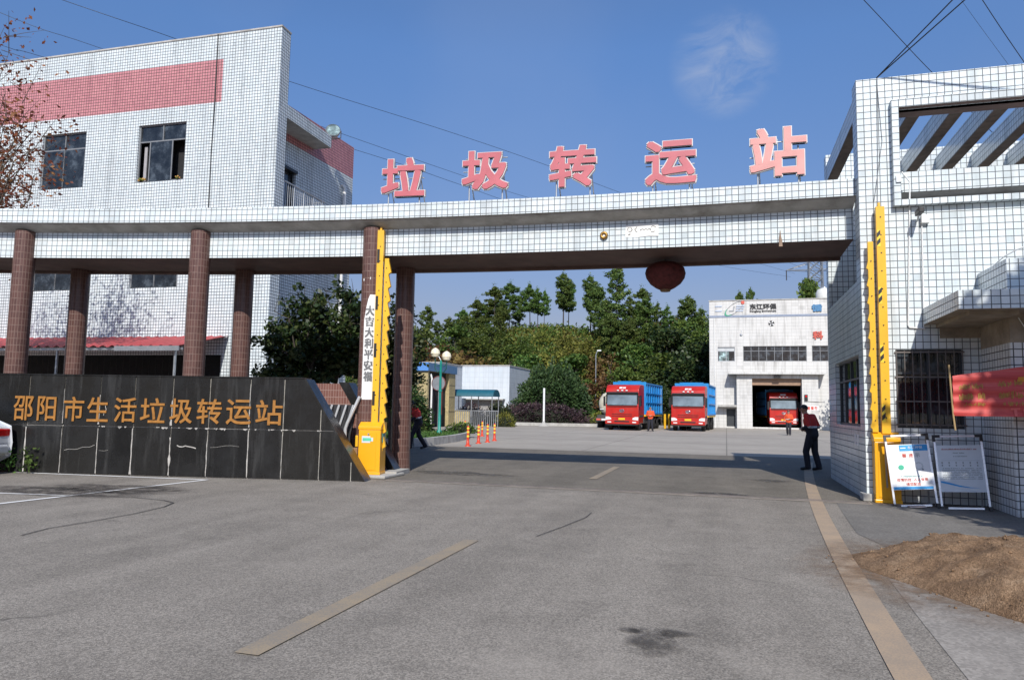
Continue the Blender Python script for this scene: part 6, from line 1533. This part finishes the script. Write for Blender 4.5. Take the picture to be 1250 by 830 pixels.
mound('purple_hedge', 'low dark purple hedge in front of the round bush', -15.8, 62.9, 4.6, .9, 1.75, LEAF_PURP, .20, 5200, 6, .2, cat='hedge')
mound('shrub', 'clipped shrub under the left half of the teal shelter', -20.4, 57.5, 1.5, .9, 1.75, LEAF_PURP, .18, 1500, 7); mound('shrub', 'darker rounded shrub under the open end of the teal shelter', -17.9, 57.5, 1.4, .9, 1.9, LEAF_DARK, .18, 1500, 8)
mound('shrub', 'pale mixed shrub at the foot of the white shed corner', -16.7, 55.0, .9, .6, 1.15, LEAF_YEL, .15, 700, 9)
mound('shrub', 'dark shrub beside the walking worker and the lamp post', -15.6, 33.5, 1.75, 1.3, 2.6, LEAF_DARK, .14, 5200, 10, .2)
mound('shrub', 'low flowering shrub in the planter behind the bollards', -12.6, 34.2, .9, .5, .55, LEAF_BROAD, .11, 700, 11, .2)
mound('shrub', 'green shrub against the factory base beside the second truck', -2.6, 72, 1.0, 1.0, 2.0, LEAF_DARK, .2, 700, 12)
mound('shrub', 'leafy shrub half behind the gatehouse at the factory door', 9.25, 66.5, .85, .8, 4.3, LEAF_DARK, .24, 1100, 13, jag=.2)
mound('shrub', 'olive low shrub between the tanker and the hedge', -10.6, 64.5, 1.4, .8, 1.3, LEAF_YEL, .18, 900, 14)
t = thing('yellow_gate_post', 'short yellow posts standing between the two outdoor trucks', 'posts', (-4.9, 62, 0))
m = MB(); 
for x in (0, .35): m.tube([(x, 0, 0), (x, 0, 1.2)], .1, 0, 8)
m.build('post', YELLOW, t)
# lawn in the planter (grass blades)
from mathutils.geometry import intersect_point_tri_2d
g = np.random.default_rng(8); pts = []
while len(pts) < 9000:
    x, y = g.uniform(-20, -11.1), g.uniform(24.6, 35.4)
    lim = -11.25 if y < 30 else -11.3-(y-30)*.35
    if x < lim: pts.append((x, y, .2+.05*g.random()))
P = np.array(pts); o = meshobj('lawn_grass', leafmesh('lawn_grass', P, .22, LEAF_GRASS, 0, .18, 5, np.array((0, 0, .9)))); o['kind'] = 'stuff'
pts = [np.array((g.uniform(-14.5, -11.5), g.uniform(25, 33.5), .24))+g.normal(size=(14, 3))*np.array((.14, .14, .07)) for k in range(70)]
o = meshobj('ground_cover', leafmesh('ground_cover', np.concatenate(pts), .10, LEAF_GRASS, 0, .6, 6)); o['kind'] = 'stuff'

# ---- near trees with real branching
def branching(name, label, loc, H, seed, mat, leaf, nleaf, bark, stems, spread, bare, crown_c, crown_r, lean=(0, 0), extra=(), clus=.16, r0=.09, lumps=30, aspect=.6):
    g = np.random.default_rng(seed); r = random.Random(seed); t = thing(name, label, 'tree', loc); m = MB(); tips = []
    cc, cr = Vector(crown_c), Vector(crown_r)
    T = []
    for k in range(lumps):
        while True:
            v = Vector((r.uniform(-1, 1), r.uniform(-1, 1), r.uniform(-1, 1)))
            if .25 < v.length < 1: break
        T.append(cc+Vector((v.x*cr.x, v.y*cr.y, v.z*cr.z)))
    T += [Vector(e) for e in extra]
    St = []
    for s_ in range(stems):
        a = 6.283*s_/stems+r.uniform(-.4, .4); base = Vector((.12*math.cos(a), .12*math.sin(a), 0)) if stems > 1 else Vector((0, 0, 0))
        fork = Vector((lean[0]+spread*math.cos(a), lean[1]+spread*math.sin(a), bare*H)); mid = base.lerp(fork, .55)+Vector((r.uniform(-.06, .06), r.uniform(-.06, .06), 0))
        m.tube([base, mid, fork], [r0, r0*.8, r0*.62], 0, 8); St.append(fork)
    pts = []
    for q in T:
        f = min(St, key=lambda s_: (s_-q).length); mid = f.lerp(q, .5)+Vector((r.uniform(-.12, .12)*H*.1, r.uniform(-.12, .12)*H*.1, r.uniform(.0, .14)*H*.12))
        L_ = (q-f).length; jit = lambda: Vector((r.gauss(0, 1), r.gauss(0, 1), r.gauss(0, 1)))*L_*.035
        m.tube([f, f.lerp(mid, .5)+jit(), mid, mid.lerp(q, .35)+jit(), mid.lerp(q, .7)+jit(), q], [r0*.40, r0*.30, r0*.20, r0*.13+.003, r0*.07+.003, .004], 0, 6, False)
        for u in range(7):
            w = r.uniform(.45, 1.0); b0 = (mid.lerp(q, (w-.5)*2) if w > .5 else f.lerp(mid, w*2)); tp = b0+Vector((r.gauss(0, 1), r.gauss(0, 1), r.gauss(.25, .7)))*H*.055
            m.tube([b0, b0.lerp(tp, .5)+Vector((0, 0, .02)), tp], [.011, .008, .004], 0, 4, False); pts.append((b0, tp))
    m.build('trunk', bark, t)
    n = nleaf//len(pts); L = []
    for b0, tp in pts:
        w = .3+.75*g.random(n); c = np.array(b0)+np.outer(w, np.array(tp-b0)); L.append(c+g.normal(size=(n, 3))*clus*H*.1)
    meshobj('crown', leafmesh('crown', np.concatenate(L), leaf, mat, .25, aspect, seed), t); return t
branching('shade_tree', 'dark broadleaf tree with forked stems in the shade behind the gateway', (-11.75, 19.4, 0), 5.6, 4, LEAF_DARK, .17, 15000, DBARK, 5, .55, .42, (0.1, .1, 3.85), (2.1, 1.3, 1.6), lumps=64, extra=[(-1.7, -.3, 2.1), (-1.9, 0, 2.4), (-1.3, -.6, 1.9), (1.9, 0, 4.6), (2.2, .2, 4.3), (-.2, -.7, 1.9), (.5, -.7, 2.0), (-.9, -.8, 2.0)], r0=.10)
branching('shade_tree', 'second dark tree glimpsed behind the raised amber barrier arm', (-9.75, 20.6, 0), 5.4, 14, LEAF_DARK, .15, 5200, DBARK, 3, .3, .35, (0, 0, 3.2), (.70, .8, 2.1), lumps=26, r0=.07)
branching('autumn_tree', 'autumn tree with thinning rust-brown leaves reaching over the edge of the office building', (-22.9, 16.2, 0), 12.5, 31, LEAF_AUT, .13, 5200, BARK, 1, .4, .40, (-.6, 0, 8.9), (2.3, 2.2, 3.1), lumps=26, r0=.13, clus=.22,
          extra=[tuple(gy(x, y, 16.0+dy)-Vector((-22.9, 16.2, 0))) for x, y, dy in ((62, 152, 0), (45, 140, .5), (30, 118, 0), (18, 84, 0), (12, 62, .4), (8, 28, 0), (40, 165, .6), (52, 178, .3), (20, 190, 0), (10, 215, .4), (60, 205, .2), (15, 130, .5), (5, 100, 0), (25, 145, .8))])
branching('roadside_tree', 'leafy roadside tree standing beside the camera, beyond the gatehouse canopy', (7.0, 5.1, 0), 10.5, 44, LEAF_BROAD, .26, 24000, BARK, 1, .3, .4, (0, 0, 7.3), (2.15, 2.1, 2.5), lumps=52, r0=.17)
# sprig at the far edge of the bay
branching('potted_shrub', 'sparse twiggy shrub at the corner of the projecting bay', (4.72, 12.45, .35), 1.5, 61, LEAF_DARK, .055, 520, DBARK, 3, .10, .3, (0, 0, .95), (.42, .35, .45), lumps=12, r0=.014, clus=.35)
t = thing('plant_pot', 'brown square plant pot standing at the corner of the bay', 'plant pot', (4.72, 12.45, 0)); m = MB(); m.prism([(-.17, -.17), (.17, -.17), (.17, .17), (-.17, .17)], 'z', 0, .34); m.box(-.2, .2, -.2, .2, .341, .38); m.build('pot', plain('brown_pot', (.16, .10, .07), .8), t, bevel=.01)
# weeds at the foot of the name wall
for (px, py, lab) in ((39, 560, 'green weed growing from the joint at the foot of the granite wall'), (14, 568, 'low weed at the wall foot beside the silver car')):
    s_, z_ = wall_s(px, py+14); q = WL-wd*s_*1.0; q = WL+wd*(-s_)+Vector((.02, -.08, 0)); t = thing('weed', lab, 'weed', (q.x, q.y, 0))
    P = g.normal(size=(60, 3))*np.array((.10, .04, .13))+np.array((0, -.03, .27)); P[:, 2] = np.abs(P[:, 2]); meshobj('leaves', leafmesh('leaves', P, .085, LEAF_GRASS, 0, .6, 3), t)
    m = MB(); 
    for k in range(4): m.tube([(0, 0, 0), (.05*(k-1.5), -.02, .35)], .006, 0, 4)
    m.build('stem', LEAF_GRASS, t)

# ================================================================== SOIL PILE
m = MB(); NX, NY = 150, 110; V = []; import mathutils.noise as mn
x0, x1, y0, y1 = .9, 6.2, 4.0, 10.2
def pileh(x, y):
    # outline from the photo: tapering tongue towards the road, broad towards the wall
    u = (x-1.15)/1.0
    cy = 8.30-.52*max(0, x-1.3); ry = .30+1.45*max(0, min(1, (x-1.1)/1.1))+.45*max(0, x-2.2)
    v = (y-cy)/ry
    e = 1-(v*v) 
    w = min(1, max(0, (x-1.20)/1.1)); n_ = mn.noise(Vector((x*1.3, y*1.3, 0)))*.45
    b = max(0, e+n_*.5)*w
    h = .34*b**.7*(1 if b > 0 else 0)
    h += (.075*mn.noise(Vector((x*3, y*3, 3)))+.035*mn.noise(Vector((x*11, y*11, 5)))+.018*mn.noise(Vector((x*27, y*27, 9))))*min(1, b*3)
    return h-.03 if b > .02 else -.05
for j in range(NY+1):
    for i in range(NX+1): x = x0+(x1-x0)*i/NX; y = y0+(y1-y0)*j/NY; V.append((x, y, pileh(x, y)))
m.shared(V, [(j*(NX+1)+i, j*(NX+1)+i+1, (j+1)*(NX+1)+i+1, (j+1)*(NX+1)+i) for j in range(NY) for i in range(NX)])
ts = NT('reddish_soil'); ob = ts.n('TexCoord').outputs['Object']; a = ts.noise(3, 6, .7, ob); v1 = ts.n('TexVoronoi', Scale=85); ts.l(ob, v1.inputs['Vector']); v2 = ts.n('TexVoronoi', Scale=190); ts.l(ob, v2.inputs['Vector'])
c = ts.ramp(a, [(.3, (.165, .10, .058)), (.55, (.27, .175, .105)), (.75, (.38, .27, .175))]); bw = ts.n('RGBToBW'); ts.l(v1.outputs['Color'], bw.inputs[0])
c = ts.mix(.6, c, ts.ramp(bw.outputs[0], [(.2, .5), (.5, 1), (.8, 1.5)]), 'MULTIPLY'); ts.col(c); ts.set(Roughness=1); ts.b.inputs['Specular IOR Level'].default_value = .1
ts.bump(ts.math('ADD', v1.outputs['Distance'], ts.math('MULTIPLY', v2.outputs['Distance'], .5)), .7, .012)
o = m.build('soil_pile', ts.m); tag(o, 'loose heap of reddish brown soil spilling over the road edge', 'soil heap')
m = MB(); r = random.Random(77)
for k in range(700):
    x = r.uniform(.95, 4.4); y = r.uniform(5.2, 9.9); h = pileh(x, y)
    if h < -.04 and (r.random() < .55 or pileh(x+.25, y+.12) < -.04): continue
    s_ = r.uniform(.005, .010)+.012*r.random()**4; z = max(h, .006)+s_*.3; m.ball((x, y, z), s_, 0, 5, 3, (1, r.uniform(.7, 1.2), r.uniform(.6, .9)))
o = m.build('soil_crumbs', ts.m); o['kind'] = 'stuff'
m = MB(); blob(m, 2.15, 7.75, 1.55, 2.0, .0115, 40, .22, 0, 9); struct(m.build('road_stain', stain_mat('spread_soil_dust', (.22, .135, .075), .75)))
for o in list(COL.objects):
    if o.type == 'MESH' and o.parent is None and 'kind' not in o and 'category' not in o: print('UNTAGGED', o.name)
for k in PR:
    if k not in used: print('unused proto', k)
